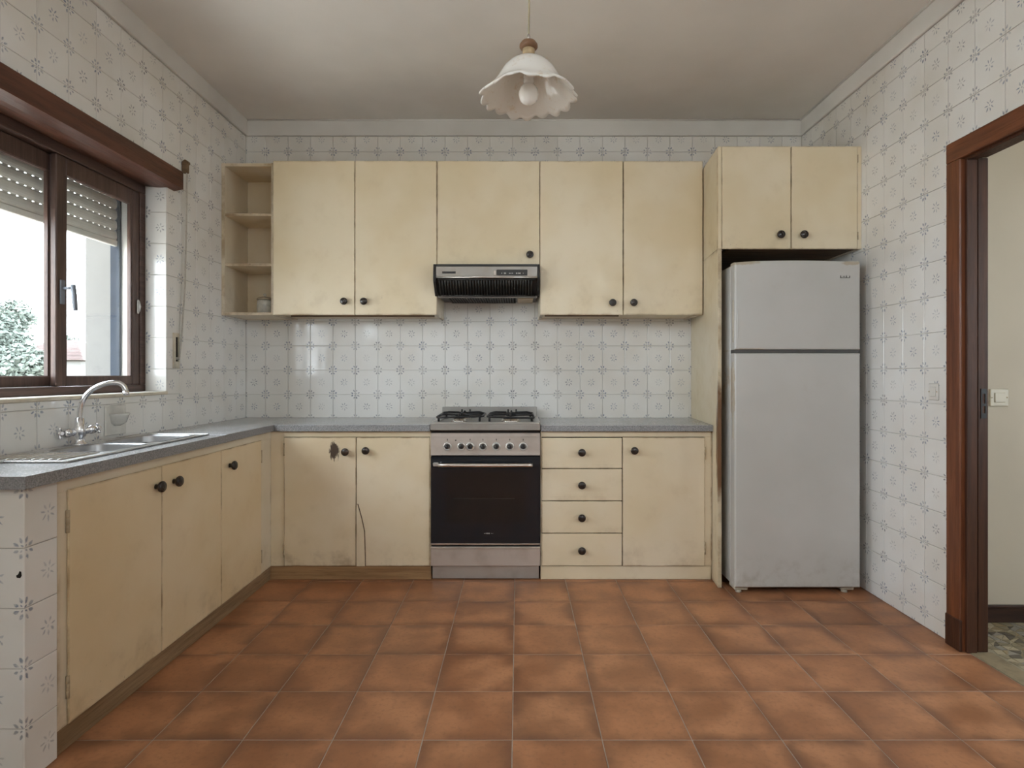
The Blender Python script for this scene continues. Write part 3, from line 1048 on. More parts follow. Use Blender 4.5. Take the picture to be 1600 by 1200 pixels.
# ------------------------------------------------------------------ shared small parts
kb = MB().lathe([(0.0, 0.0), (0.010, 0.0), (0.009, 0.010), (0.011, 0.014), (0.019, 0.017), (0.0215, 0.022), (0.0205, 0.028),
                 (0.0165, 0.032), (0.0155, 0.0315), (0.013, 0.033), (0.006, 0.0345), (0.0, 0.035)], axis='y', seg=20).mesh('knob')
kb.materials.append(M['knob'])
hg = MB().lathe([(0.0, -0.034), (0.0055, -0.034), (0.0055, -0.012), (0.0045, -0.011), (0.0055, -0.010), (0.0055, 0.010),
                 (0.0045, 0.011), (0.0055, 0.012), (0.0055, 0.034), (0.0, 0.034)], seg=8).mesh('hinge')
hg.materials.append(M['hinge'])

# ------------------------------------------------------------------ wall cabinets
YD, YDf = 3.470, 3.450       # carcass front, door front
ZU0, ZU1 = 1.483, 2.386


def carcass(root, x0, x1, y0, y1, z0, z1, t_=0.018, inner=True, bottom=True):
    bx('side_panel', M['cream_side'], root, x0, x0 + t_, y0, y1, z0, z1, 0.0015)
    bx('side_panel', M['cream_side'], root, x1 - t_, x1, y0, y1, z0, z1, 0.0015)
    bx('top_panel', M['cream_flat'], root, x0 + t_, x1 - t_, y0, y1 - 0.001, z1 - t_, z1, 0.001)
    bx('bottom_panel', M['cream_flat'], root, x0 + t_, x1 - t_, y0, y1 - 0.001, z0 + 0.010, z0 + 0.010 + t_, 0.001)
    bx('back_panel', M['raw_wood'], root, x0 + t_, x1 - t_, y1 - 0.012, y1 - 0.002, z0 + 0.028, z1 - t_, 0)


def door(root, x0, x1, z0, z1, yf, th=0.018, knob=None, mat='cream_upper', name='door'):
    d = bx(name, M[mat], root, x0, x1, yf, yf + th, z0, z1, 0.0022)
    if knob:
        place('knob', kb, d, (knob[0], yf, knob[1]))
    return d


def px(x, y, d):
    return ((x - 809) * d / 920, CZ + (585 - y) * d / 920)


wc = thing('wall_cabinet', 'cream two-door wall cabinet left of the range hood, next to the open shelves', 'cabinet', (-0.955, YB, ZU0))
carcass(wc, -1.434, -0.475, YD, YB - 0.001, ZU0, ZU1)
door(wc, -1.434, -0.9565, ZU0, ZU1, YDf, knob=px(538, 471, 3.44))
door(wc, -0.9525, -0.475, ZU0, ZU1, YDf, knob=px(569, 471, 3.44))
bx('light_rail', M['raw_wood'], wc, -1.36, -0.50, 3.53, 3.545, ZU0 - 0.004, ZU0 + 0.012, 0.001)

wc = thing('wall_cabinet', 'short cream wall cabinet with a single door directly above the range hood', 'cabinet', (-0.17, YB, 1.768))
carcass(wc, -0.4735, 0.1285, YD, YB - 0.001, 1.770, ZU1)
door(wc, -0.4715, 0.1275, 1.770, ZU1 - 0.001, YDf, knob=px(828, 398, 3.44))

wc = thing('wall_cabinet', 'cream two-door wall cabinet right of the range hood, next to the tall fridge panel', 'cabinet', (0.61, YB, ZU0))
carcass(wc, 0.1300, 1.083, YD, YB - 0.001, ZU0, ZU1)
door(wc, 0.1305, 0.6165, ZU0, ZU1 - 0.002, YDf, knob=px(957, 473, 3.44))
door(wc, 0.6205, 1.084, ZU0, ZU1 - 0.002, YDf, knob=px(990, 473, 3.44))
bx('light_rail', M['raw_wood'], wc, 0.16, 0.60, 3.50, 3.515, ZU0 - 0.004, ZU0 + 0.012, 0.001)

# open shelves in the corner
os_ = thing('open_shelf_unit', 'cream open corner shelf unit on the wall holding a small jar', 'shelf', (-1.59, YB, 1.48))
YS = 3.474
bx('side_panel', M['cream_side'], os_, XL + 0.001, XL + 0.020, YS, YB - 0.001, 1.482, 2.382, 0.0015)
bx('side_panel', M['cream_side'], os_, -1.456, -1.4365, YS, YB - 0.001, 1.482, 2.382, 0.0015)
bx('back_panel', M['cream_front'], os_, XL + 0.020, -1.456, 3.770, 3.782, 1.482, 2.382, 0)
bx('top_panel', M['cream_flat'], os_, XL + 0.020, -1.456, YS + 0.001, 3.770, 2.362, 2.380, 0.0015)
bx('bottom_panel', M['cream_flat'], os_, XL + 0.020, -1.456, YS + 0.001, 3.770, 1.484, 1.500, 0.0015)
for z in (2.078, 1.782):
    bx('shelf', M['cream_flat'], os_, XL + 0.020, -1.456, YS + 0.004, 3.770, z - 0.008, z + 0.008, 0.0015)

jar = thing('storage_jar', 'small pale jar with a domed lid on the bottom open shelf', 'jar', (-1.527, 3.555, 1.500))
MB().lathe([(0.0, 1.5004), (0.040, 1.5004), (0.044, 1.505), (0.045, 1.54), (0.0445, 1.572), (0.040, 1.580), (0.036, 1.582), (0.0, 1.582)],
           (-1.527, 3.555, 0)).build('body', M['jar'], jar)
ld = MB().lathe([(0.0, 1.582), (0.046, 1.582), (0.046, 1.590), (0.038, 1.597), (0.018, 1.602), (0.008, 1.603), (0.0, 1.604)],
                (-1.527, 3.555, 0)).build('lid', M['jar_lid'], jar)
MB().lathe([(0.0, 1.602), (0.005, 1.602), (0.005, 1.607), (0.010, 1.612), (0.009, 1.620), (0.0, 1.623)], (-1.527, 3.555, 0), seg=12).build('lid_knob', M['jar'], ld)

# cabinet above the fridge, and the tall panel below it; both follow the slightly skewed panel line
def skew(y):
    return 1.116 - 0.079 * (YB - y)


YA, ZA0, ZA1 = 3.130, 1.800, 2.346
oc_ = thing('overhead_cabinet', 'cream two-door overhead cabinet above the refrigerator', 'cabinet', (1.45, YB, ZA0))
def sk(x, y, t_=0.0): return (skew(y) + x, y)
MB().prism([sk(0, YA + 0.018), sk(0.020, YA + 0.018), sk(0.020, YB - 0.001), sk(0, YB - 0.001)], 2, ZA0, ZA1, bev=0.001).build('side_panel', M['cream_panel'], oc_)
bx('side_panel', M['cream_side'], oc_, 1.806, XR - 0.001, YA + 0.018, YB - 0.001, ZA0, ZA1, 0.001)
bx('top_panel', M['cream_flat'], oc_, 1.137, 1.806, YA + 0.018, YB - 0.001, ZA1 - 0.018, ZA1, 0.001)
bx('bottom_panel', M['raw_wood'], oc_, 1.137, 1.806, YA + 0.022, YB - 0.001, ZA0 + 0.004, ZA0 + 0.022, 0.001)
bx('face_frame', M['cream_upper'], oc_, 1.806, XR - 0.001, YA - 0.001, YA + 0.018, ZA0, ZA1, 0.0015)
bx('face_frame', M['cream_upper'], oc_, 1.065, 1.084, YA, YA + 0.018, ZA0, ZA1, 0.0015)
dA = 1.4530
door(oc_, 1.0855, dA - 0.002, ZA0 + 0.001, ZA1, YA - 0.002, knob=px(1219, 367, YA - 0.012))
d2 = door(oc_, dA + 0.002, 1.8045, ZA0 + 0.001, ZA1, YA - 0.002, knob=px(1255, 367, YA - 0.012))
for z in (1.87, 2.28):
    o = place('hinge', hg, oc_, (1.806, YA - 0.003, z))
    o.scale = (0.6, 0.6, 0.6)

tp = thing('tall_panel', 'tall cream end panel with bare wood at its edge between worktop and refrigerator', 'panel', (1.08, 3.46, 0))
MB().prism([sk(0, YA), sk(0.018, YA), sk(0.018, YB - 0.001), sk(0, YB - 0.001)], 2, 0.001, ZA0 - 0.001, bev=0.001).build('board', M['cream_panel'], tp)
bx('edge_strip', M['cream_panel'], tp, skew(YA) - 0.001, skew(YA) + 0.019, YA - 0.003, YA + 0.001, 0.001, ZA0 - 0.001, 0.001)

# ------------------------------------------------------------------ range hood
rh = thing('range_hood', 'slim steel and black range hood under the short wall cabinet', 'hood', (-0.17, YB, 1.58))
HX0, HX1 = -0.468, 0.1235
side = [(3.375, 1.766), (3.365, 1.690), (3.372, 1.665), (3.452, 1.590), (3.470, 1.580), (3.780, 1.580), (3.780, 1.766)]
MB().prism(side[:4] + [(3.449, 1.766)], 0, HX0 - 0.016, HX0 - 0.001, bev=0.001).build('side_cheek', M['black_plastic'], rh)
MB().prism(side[:4] + [(3.449, 1.766)], 0, HX1 - 0.010, HX1 + 0.002, bev=0.001).build('side_cheek', M['black_plastic'], rh)
MB().prism([(3.385, 1.762), (3.385, 1.69), (3.40, 1.665), (3.468, 1.596), (3.780, 1.596), (3.780, 1.762)], 0, HX0, HX1 - 0.011).build('body', M['black_plastic'], rh)
fp = bx('front_panel', M['hood_steel'], rh, HX0, HX1 - 0.011, 3.368, 3.384, 1.690, 1.752, 0.002)
bx('top_strip', M['black_plastic'], rh, HX0, HX1 - 0.011, 3.372, 3.386, 1.753, 1.766, 0.001)
MB().tube([(HX0 + 0.001, 3.369, 1.690), (HX1 - 0.012, 3.369, 1.690)], 0.006).build('lip', M['handle_steel'], rh)
bx('badge', M['black_plastic'], fp, px(691, 427, 3.37)[0], px(712, 427, 3.37)[0], 3.366, 3.369, 1.711, 1.723, 0.001)
cp = bx('control_panel', M['black_plastic'], fp, px(776, 427, 3.37)[0], px(824, 427, 3.37)[0], 3.363, 3.369, 1.700, 1.733, 0.002)
bx('control_slide', M['steel_warm'], fp, px(771.5, 427, 3.37)[0], px(775, 427, 3.37)[0], 3.362, 3.369, 1.703, 1.728, 0.001)
mk = MB()
for a, w_, hh in ((784, 1.0, 1.8), (788.2, 1.2, 2.2), (790, 1.2, 2.2), (796, 1.6, 1.2), (798.4, 1.6, 1.2), (801, 1.2, 1.2), (807, 1.4, 2),
                  (809.5, 1.2, 2), (811.6, 1.2, 1.6), (813, 0.8, 2.2), (817.5, 0.7, 1.4)):
    xx, zz = px(a, 427, 3.363)
    mk.box(xx - w_ * 0.0018, xx + w_ * 0.0018, 3.3622, 3.3632, zz - hh * 0.0019, zz + hh * 0.0019)
mk.build('control_icons', M['mark'], cp)['kind'] = 'stuff'
# sloping ribbed filter face under the lip
fl = MB()
nR = 34
dv = Vector((0, 3.462 - 3.384, 1.592 - 1.676))
for k in range(nR):
    xa = HX0 + 0.018 + (HX1 - HX0 - 0.046) * k / nR
    a = Vector((xa, 3.376, 1.678))
    fl.tube([a, a + dv * 0.98], 0.0052, 5)
for tt in (0.0, 0.98):
    a = Vector((HX0 + 0.01, 3.376, 1.678)) + dv * tt
    fl.tube([a, a + Vector((HX1 - HX0 - 0.032, 0, 0))], 0.006, 6)
fl.build('filter_grille', M['black_grille'], rh)
# underside: perforated metal filter and lamp cover
uf = MB()
for k in range(26):
    xa = HX0 + 0.05 + 0.40 * k / 26
    uf.box(xa, xa + 0.008, 3.50, 3.75, 1.588, 1.597)
for k in range(7):
    ya = 3.50 + 0.25 * k / 6
    uf.box(HX0 + 0.05, HX0 + 0.455, ya - 0.003, ya + 0.003, 1.587, 1.597)
uf.build('grease_filter', M['black_grille'], rh)
bx('lamp_cover', M['hinge'], rh, HX1 - 0.125, HX1 - 0.03, 3.52, 3.74, 1.586, 1.597, 0.003)
bx('bottom_rim', M['hinge_dark'], rh, HX0, HX1 - 0.011, 3.455, 3.470, 1.583, 1.597, 0.001)

# ------------------------------------------------------------------ base cabinets, back run
YK = 3.253
YKf = 3.245
XLK = -1.375


def plinth_x(root, x0, x1, mat='plinth_wood'):
    bx('plinth', M[mat], root, x0, x1, YK + 0.002, YK + 0.020, 0.0, 0.074, 0.002)


bc = thing('base_cabinet', 'cream two-door base cabinet with a dark smudge, left of the stove', 'cabinet', (-0.90, YB, 0))
fr = MB().box(XLK, -1.290, YK, YK + 0.018, 0.075, 0.820, 0.001).box(-1.290, -0.4795, YK, YK + 0.018, 0.789, 0.820, 0.001)
fr.box(-0.4835, -0.4795, YK - 0.010, YK + 0.018, 0.075, 0.789)
fr.build('face_frame', M['cream_front'], bc)
bx('carcass', M['gap'], bc, -1.33, -0.4795, YK + 0.021, YB - 0.012, 0.02, 0.81, 0)
plinth_x(bc, XLK, -0.4795)
door(bc, -1.2875, -0.8925, 0.0775, 0.786, YKf, 0.016, px(540, 706, 3.235), 'cream_smudge')
d2 = door(bc, -0.8885, -0.4850, 0.0775, 0.786, YKf, 0.016, px(572, 704, 3.235), 'cream_front')
pe = MB()
pz = [0.078, 0.14, 0.20, 0.27, 0.34, 0.42]
pw = [0.046, 0.045, 0.043, 0.041, 0.026, 0.004]
pl = [(-0.8875, z) for z in pz[:1]] + [(-0.8875 + w_, z) for w_, z in zip(pw, pz)] + [(-0.8875, 0.42)]
pe.prism(pl, 1, YKf - 0.006, YKf + 0.0005)
pe.build('peeling_veneer', M['cream_front'], d2)
MB().prism([(x + (0.005 if i and i < len(pl) - 1 else 0), z) for i, (x, z) in enumerate(pl)], 1, YKf - 0.0025, YKf + 0.0005).build('bare_edge', M['raw_wood'], d2)
for z in (0.72, 0.16):
    place('hinge', hg, bc, (-1.2885, YKf + 0.002, z))

dc = thing('drawer_cabinet', 'cream base cabinet with four drawers and one door, right of the stove', 'cabinet', (0.6, YB, 0))
XE = skew(YK) - 0.002
fr = MB().box(0.126, XE, YK, YK + 0.018, 0.789, 0.820, 0.001).box(1.032, XE, YK, YK + 0.018, 0.075, 0.789, 0.001)
fr.box(0.126, 0.131, YK - 0.010, YK + 0.018, 0.075, 0.789)
fr.build('face_frame', M['cream_front'], dc)
bx('carcass', M['gap'], dc, 0.126, 1.05, YK + 0.021, YB - 0.012, 0.02, 0.81, 0)
plinth_x(dc, 0.126, XE, 'cream_front')
zz = [0.786, 0.6145, 0.436, 0.258, 0.0775]
for k in range(4):
    zc = px(0, (707, 758, 809, 860)[k], 3.235)[1]
    door(dc, 0.1325, 0.5745, zz[k + 1] + 0.002, zz[k] - 0.002, YKf, 0.016, (px(909, 0, 3.235)[0], zc), 'cream_front', 'drawer')
door(dc, 0.5785, 1.0305, 0.0775, 0.786, YKf, 0.016, px(991, 704, 3.235), 'cream_front')
for z in (0.70, 0.175):
    place('hinge', hg, dc, (1.0325, YKf + 0.002, z))

# ------------------------------------------------------------------ base cabinet, left run under the sink
XK = -1.363
XKf = -1.356
YP0, YP1 = 1.622, 1.742           # tiled pier that ends the run
sc_ = thing('sink_cabinet', 'long cream three-door sink cabinet along the left wall under the window', 'cabinet', (-1.55, 2.4, 0))
fr = MB().box(XK - 0.018, XK, YP1, 3.2525, 0.781, 0.820, 0.001).box(XK - 0.018, XK, YP1, 1.784, 0.075, 0.781, 0.001)
fr.box(XK - 0.018, XK, 3.110, 3.2525, 0.075, 0.781, 0.001)
fr.build('face_frame', M['cream_side'], sc_)
bx('carcass', M['gap'], sc_, XL + 0.01, XK - 0.02, YP1 + 0.002, 3.24, 0.02, 0.62, 0)
bx('plinth', M['plinth_wood_y'], sc_, XK - 0.022, XK - 0.004, YP1, 3.2525, 0.0, 0.074, 0.002)
M['cream_left'] = make_cream('cream_paint_left_run', (1, 2), base=(0.73, 0.60, 0.41), low=0.26)
for (y0, y1, ky, kz) in ((1.778, 2.2425, 2.206, 0.713), (2.2465, 2.692, 2.320, 0.713), (2.696, 3.116, 2.770, 0.706)):
    d = bx('door', M['cream_left'], sc_, XK + 0.0005, XKf, y0, y1, 0.0775, 0.786, 0.0022)
    place('knob', kb, d, (XKf, ky, kz), (0, 0, PI / 2))
for y, z in ((1.777, 0.69), (1.777, 0.19), (3.117, 0.70), (3.117, 0.17)):
    place('hinge', hg, sc_, (XKf - 0.002, y, z))

# ---- tiled pier
wall_pier = MB().box(XL - 0.004, -1.360 - T, YP0 + T, YP1 - 0.001, 0, 0.820).build('wall_pier', M['grout'], struct=True)
pv = [-0.01 + 0.166 * k for k in range(0, 6)]
tile_wall(wall_pier, [YP0, YP0 + 0.166], pv, lambda u, v: (-1.360 - T, u, v), PI / 2, (YP0, YP1 - 0.002), (0.0, 0.820))
tile_wall(wall_pier, [-1.360 - 0.160 * k for k in (3, 2, 1, 0)], pv, lambda u, v: (u, YP0 + T, v), 0, (XL, -1.360), (0.0, 0.820))

cp_ = [(-1.3795, 0.574), (-1.370, 0.573), (-1.3665, 0.579), (-1.3675, 0.590), (-1.372, 0.592), (-1.375, 0.584), (-1.381, 0.580)]
MB().prism(cp_, 1, YP0 - 0.0012, YP0 + 0.003).build('chipped_glaze', M['gap'], wall_pier)

# ------------------------------------------------------------------ worktops
ZW0, ZW1 = 0.821, 0.856
YW = 3.225
XWK = -1.338


def rrect(x0, x1, y0, y1, r, n=5):
    out = []
    for cx, cy, a0 in ((x1 - r, y1 - r, 0), (x0 + r, y1 - r, 90), (x0 + r, y0 + r, 180), (x1 - r, y0 + r, 270)):
        for k in range(n + 1):
            a = math.radians(a0 + 90 * k / n)
            out.append((cx + r * math.cos(a), cy + r * math.sin(a)))
    return out


BOWLS = [rrect(-1.680, -1.455, 2.085, 2.335, 0.05), rrect(-1.680, -1.455, 2.365, 2.655, 0.05)]
HOLE = rrect(-1.700, -1.435, 2.065, 2.675, 0.03)
o = MB().holed([(XL + 0.001, 1.600), (XWK, 1.600), (XWK, 2.712), (XL + 0.001, 2.712)], [HOLE], 2, ZW0, ZW1).build('worktop', M['stone'])
tag(o, 'grey stone worktop slab holding the sink under the window', 'worktop')
o = MB().prism([(XL + 0.001, 2.716), (XWK - 0.004, 2.716), (XWK - 0.004, YW + 0.012), (XWK + 0.018, YW), (-0.4815, YW), (-0.4815, YB - 0.001),
                (XL + 0.001, YB - 0.001)], 2, ZW0, ZW1 + 0.0015, bev=0.002).build('worktop', M['stone'])
tag(o, 'L-shaped grey stone worktop in the corner, left of the stove', 'worktop')
o = MB().prism([(0.1265, YW), (skew(YW) - 0.001, YW), (skew(YB) - 0.001, YB - 0.001), (0.1265, YB - 0.001)], 2, ZW0, ZW1, bev=0.002
               ).build('worktop', M['stone'])
tag(o, 'short grey stone worktop over the drawers, right of the stove', 'worktop')

# ------------------------------------------------------------------ sink
sk_ = thing('sink', 'stainless double-bowl sink with ridged drainer set in the worktop under the window', 'sink', (-1.57, 2.28, ZW1))
SZ = ZW1 + 0.0045
pt = MB().holed(rrect(-1.725, -1.412, 1.845, 2.702, 0.015, 3), BOWLS, 2, ZW1 + 0.0006, SZ)
rim = rrect(-1.7255, -1.4115, 1.8445, 2.7025, 0.015, 3)
plate = pt.build('rim_plate', M['steel_sink'], sk_)
rt = MB().tube([(x, y, SZ) for x, y in rim + rim[:1]], 0.003, 6).build('raised_rim', M['steel_sink'], sk_)
for bw in BOWLS:
    cx = sum(p[0] for p in bw) / len(bw)
    cy = sum(p[1] for p in bw) / len(bw)
    m = MB()
    rings = []
    for s_, z in ((1.03, SZ + 0.0012), (1.0, SZ + 0.001), (0.985, SZ - 0.006), (0.95, SZ - 0.13), (0.90, SZ - 0.150), (0.3, SZ - 0.156)):
        rings.append([m.bm.verts.new((cx + (x - cx) * s_, cy + (y - cy) * s_, z)) for x, y in bw])
    for A, B in zip(rings, rings[1:]):
        for k in range(len(A)):
            f = m.bm.faces.new((A[k], A[(k + 1) % len(A)], B[(k + 1) % len(A)], B[k]))
            f.smooth = True
    m.bm.faces.new(rings[-1])
    bmesh.ops.recalc_face_normals(m.bm, faces=m.bm.faces)
    for f in m.bm.faces:
        f.normal_flip()
    bo = m.build('bowl', M['steel_bowl'], sk_)
    MB().lathe([(0.0, SZ - 0.154), (0.028, SZ - 0.154), (0.032, SZ - 0.1535), (0.030, SZ - 0.151), (0.018, SZ - 0.152), (0.0, SZ - 0.153)],
               (cx, cy, 0)).build('drain', M['chrome'], bo)
rd = MB()
for k in range(9):
    x = -1.685 + 0.028 * k
    rd.tube([(x, 1.868, SZ), (x, 1.885, SZ + 0.0015), (x, 2.035, SZ + 0.001), (x, 2.055, SZ - 0.001)], 0.0042, 6)
rd.build('drainer_ridges', M['steel_sink'], sk_)

# ---- mixer tap behind the bowls
TX, TY = -1.700, 2.285
tap = thing('mixer_tap', 'chrome swan-neck mixer tap with two cross handles behind the sink bowls', 'tap', (TX, TY, SZ))
MB().lathe([(0.0, SZ), (0.028, SZ), (0.027, SZ + 0.006), (0.018, SZ + 0.012), (0.016, SZ + 0.03), (0.021, SZ + 0.035), (0.022, SZ + 0.065),
            (0.017, SZ + 0.075), (0.015, SZ + 0.105), (0.0, SZ + 0.107)], (TX, TY, 0), seg=20).build('body', M['chrome'], tap)
ctl = [(0, .095), (0.0, .125), (.006, .160), (.020, .190), (.042, .214), (.070, .231), (.100, .240), (.125, .241), (.142, .234), (.152, .220), (.156, .205)]
sp_ = []
for k in range(len(ctl) - 1):
    q0, q1, q2, q3 = ctl[max(k - 1, 0)], ctl[k], ctl[k + 1], ctl[min(k + 2, len(ctl) - 1)]
    for t_ in (0, 0.5):
        q = [0.5 * (2 * q1[i] + (q2[i] - q0[i]) * t_ + (2 * q0[i] - 5 * q1[i] + 4 * q2[i] - q3[i]) * t_ ** 2 + (3 * q1[i] - q0[i] - 3 * q2[i] + q3[i]) * t_ ** 3) for i in (0, 1)]
        sp_.append((TX + q[0] * 0.95, TY + q[0] * 0.30, SZ + q[1]))
sp_.append((TX + ctl[-1][0] * 0.95, TY + ctl[-1][0] * 0.30, SZ + ctl[-1][1]))
spo = MB().tube(sp_, 0.0095, 14).build('spout', M['chrome'], tap)
e = Vector(sp_[-1])
MB().tube([e + Vector((0, 0, 0.002)), e + Vector((0.001, 0, -0.014))], [0.0115, 0.0105], 14).build('aerator', M['chrome'], spo)
for s_ in (-1, 1):
    dirv = Vector((0.52 * s_, 0.80 * s_, 0.18 if s_ > 0 else 0.0)).normalized()
    c0 = Vector((TX, TY, SZ + 0.050))
    hd = MB().tube([c0, c0 + dirv * 0.03, c0 + dirv * 0.034, c0 + dirv * 0.052], [0.014, 0.014, 0.018, 0.017], 14)
    k0 = c0 + dirv * 0.064
    hd.tube([c0 + dirv * 0.052, k0, c0 + dirv * 0.074], [0.008, 0.010, 0.007], 10)
    a1 = dirv.cross(Vector((0, 0, 1))).normalized()
    a2 = dirv.cross(a1).normalized()
    for av in (a1, -a1, a2, -a2):
        hd.tube([k0, k0 + av * 0.015, k0 + av * 0.021], [0.005, 0.0055, 0.0065], 8)
    hd.build('cross_handle', M['chrome'], tap)

# ---- ceramic soap dish let into the tiles behind the sink
sd = thing('soap_dish', 'white ceramic soap dish built into the wall tiles behind the sink', 'dish', (XL, 2.560, 0.885))
bx('plate', M['ceramic'], sd, XL, XL + 0.008, 2.490, 2.622, 0.872, 1.000, 0.003)
m = MB()
n = 12
prof = []
pr = [(0.045, 0.050, 0.955), (0.050, 0.054, 0.962), (0.046, 0.052, 0.965), (0.040, 0.046, 0.958), (0.032, 0.036, 0.935)]
low = [(0.015, 0.020, 0.912), (0.036, 0.040, 0.925)]
rings = []
for (rx, ry, z) in low + pr:
    rings.append([m.bm.verts.new((XL + 0.004 + rx * math.sin(PI * k / n), 2.562 - ry * math.cos(PI * k / n), z)) for k in range(n + 1)])
for A, B in zip(rings, rings[1:]):
    for k in range(n):
        f = m.bm.faces.new((A[k], A[k + 1], B[k + 1], B[k]))
        f.smooth = True
m.bm.faces.new(rings[0]); m.bm.faces.new(rings[-1])
bmesh.ops.recalc_face_normals(m.bm, faces=m.bm.faces)
m.build('bowl', M['ceramic'], sd)

# ------------------------------------------------------------------ stove
sv = thing('gas_stove', 'freestanding steel gas stove with black glass oven door between the base cabinets', 'stove', (-0.178, YB, 0))
SX0, SX1 = -0.4775, 0.1225
bx('body', M['steel_warm'], sv, SX0 + 0.002, SX1 - 0.002, 3.262, 3.74, 0.078, 0.826, 0.002)
ho = MB().box(SX0 - 0.001, SX1 + 0.001, 3.214, 3.745, 0.828, 0.866, 0.003)
hob = ho.build('hob', M['hob_steel'], sv)
wl = MB().holed(rrect(SX0, SX1, 3.215, 3.70, 0.02), [rrect(SX0 + 0.035, SX1 - 0.035, 3.250, 3.665, 0.03)], 2, 0.8655, 0.872)
wl.build('raised_edge', M['steel'], hob)
bx('backguard', M['hob_steel'], sv, -0.476, 0.121, 3.715, 3.735, 0.862, 0.929, 0.002)
pnl = MB().box(SX0, SX1, 3.232, 3.262, 0.690, 0.812, 0.002).box(SX0 + 0.004, SX1 - 0.004, 3.229, 3.233, 0.790, 0.7915).box(
    SX0, SX1, 3.228, 3.234, 0.690, 0.697, 0.001)
panel = pnl.build('control_panel', M['steel_warm'], sv)
bx('shadow_gap', M['gap'], sv, SX0 + 0.002, SX1 - 0.002, 3.240, 3.262, 0.812, 0.828, 0)
kn = MB().lathe([(0.0, 0.0), (0.0235, 0.0), (0.0235, 0.004), (0.0205, 0.007), (0.0150, 0.006), (0.0140, 0.0)], axis='y', seg=24)
knb = kn.mesh('bezel')
knb.materials.append(M['bezel'])
kk = MB().lathe([(0.0, 0.0), (0.0125, 0.0), (0.0120, 0.018), (0.0100, 0.022), (0.0, 0.022)], axis='y', seg=20)
kk.box(-0.0036, 0.0036, -0.029, -0.018, -0.011, 0.011, 0.002)
kkm = kk.mesh('knob')
kkm.materials.append(M['black_plastic'])
for xk, rot in ((699, 0.3), (721, 0.9), (734.6, -0.8), (754.6, 0.6), (775.5, 0.35), (796.6, 0.3), (817.5, 0.1)):
    xw, zw = px(xk, 697.6, 3.232)
    k1 = place('knob', kkm, panel, (xw, 3.232, zw), (0, rot, 0))
    place('bezel', knb, panel, (xw, 3.2325, zw))
mk = MB()
for xk in (699, 734.6, 754.6, 775.5, 796.6, 817.5):
    xw, zw = px(xk, 687, 3.2315)
    mk.box(xw - 0.0022, xw + 0.0022, 3.2310, 3.2322, zw - 0.005, zw + 0.005)
xw, zw = px(712, 688, 3.2315)
mk.lathe([(0.0, 0.0), (0.004, 0.0), (0.004, 0.001), (0.0, 0.001)], (xw, 3.2321, zw), 'y', 10)
mk.build('dial_marks', M['dark_mark'], panel)['kind'] = 'stuff'
od = bx('oven_door', M['black_glass'], sv, SX0, SX1, 3.230, 3.262, 0.196, 0.684, 0.003)
bx('top_gap', M['gap'], sv, SX0 + 0.002, SX1 - 0.002, 3.245, 3.262, 0.6845, 0.6895, 0)
bx('oven_window', M['oven_window'], od, SX0 + 0.085, SX1 - 0.085, 3.2288, 3.2305, 0.32, 0.60, 0)
MB().box(SX0 + 0.12, SX1 - 0.14, 3.2282, 3.2290, 0.452, 0.4545).build('oven_shelf', M['black_plastic'], od)
hh = MB()
hx0, hx1 = px(685, 0, 3.2)[0], px(832, 0, 3.2)[0]
pts = []
for k in range(13):
    a = k / 12
    pts.append((hx0 + (hx1 - hx0) * a, 3.196 - 0.006 * math.sin(PI * a), 0.641))
hh.tube(pts, 0.0105, 10)
hh.tube([(hx0 + 0.012, 3.198, 0.641), (hx0 + 0.012, 3.231, 0.641)], 0.008, 8)
hh.tube([(hx1 - 0.012, 3.198, 0.641), (hx1 - 0.012, 3.231, 0.641)], 0.008, 8)
hh.build('door_handle', M['handle_steel'], od)
bx('handle_mount', M['steel'], od, SX0 + 0.015, hx0 - 0.001, 3.216, 3.231, 0.631, 0.652, 0.002)
lg = MB()
for a, w_, h_ in ((757.5, 1.6, .7), (760.2, 0.8, 1.6), (762.2, 0.9, 2.0), (764.4, 0.9, 1.6), (768, 0.7, .7), (770, 0.5, .7)):
    xx, zz_ = px(a, 833.5, 3.2295)
    lg.box(xx - w_ * 0.0018, xx + w_ * 0.0018, 3.2290, 3.2302, zz_ - h_ * 0.0018, zz_ + h_ * 0.0018)
lg.build('badge', M['mark'], od)
bx('door_trim', M['handle_steel'], od, SX0, SX1, 3.2255, 3.2325, 0.200, 0.207, 0.001)
bx('drawer_gap', M['gap'], sv, SX0 + 0.002, SX1 - 0.002, 3.245, 3.262, 0.188, 0.196, 0)
MB().box(SX0, SX1, 3.232, 3.262, 0.082, 0.188, 0.002).box(SX0, SX1, 3.226, 3.234, 0.178, 0.188, 0.002).build('storage_drawer', M['steel_warm'], sv)
bx('toe_plate', M['steel'], sv, SX0 + 0.006, SX1 - 0.006, 3.255, 3.262, 0.006, 0.079, 0.001)
for xx in (SX0 + 0.05, SX1 - 0.05):
    MB().lathe([(0.0, 0.0), (0.018, 0.0), (0.016, 0.014), (0.01, 0.016), (0.01, 0.08), (0.0, 0.08)], (xx, 3.30, 0), seg=12).build('foot', M['black_plastic'], sv)
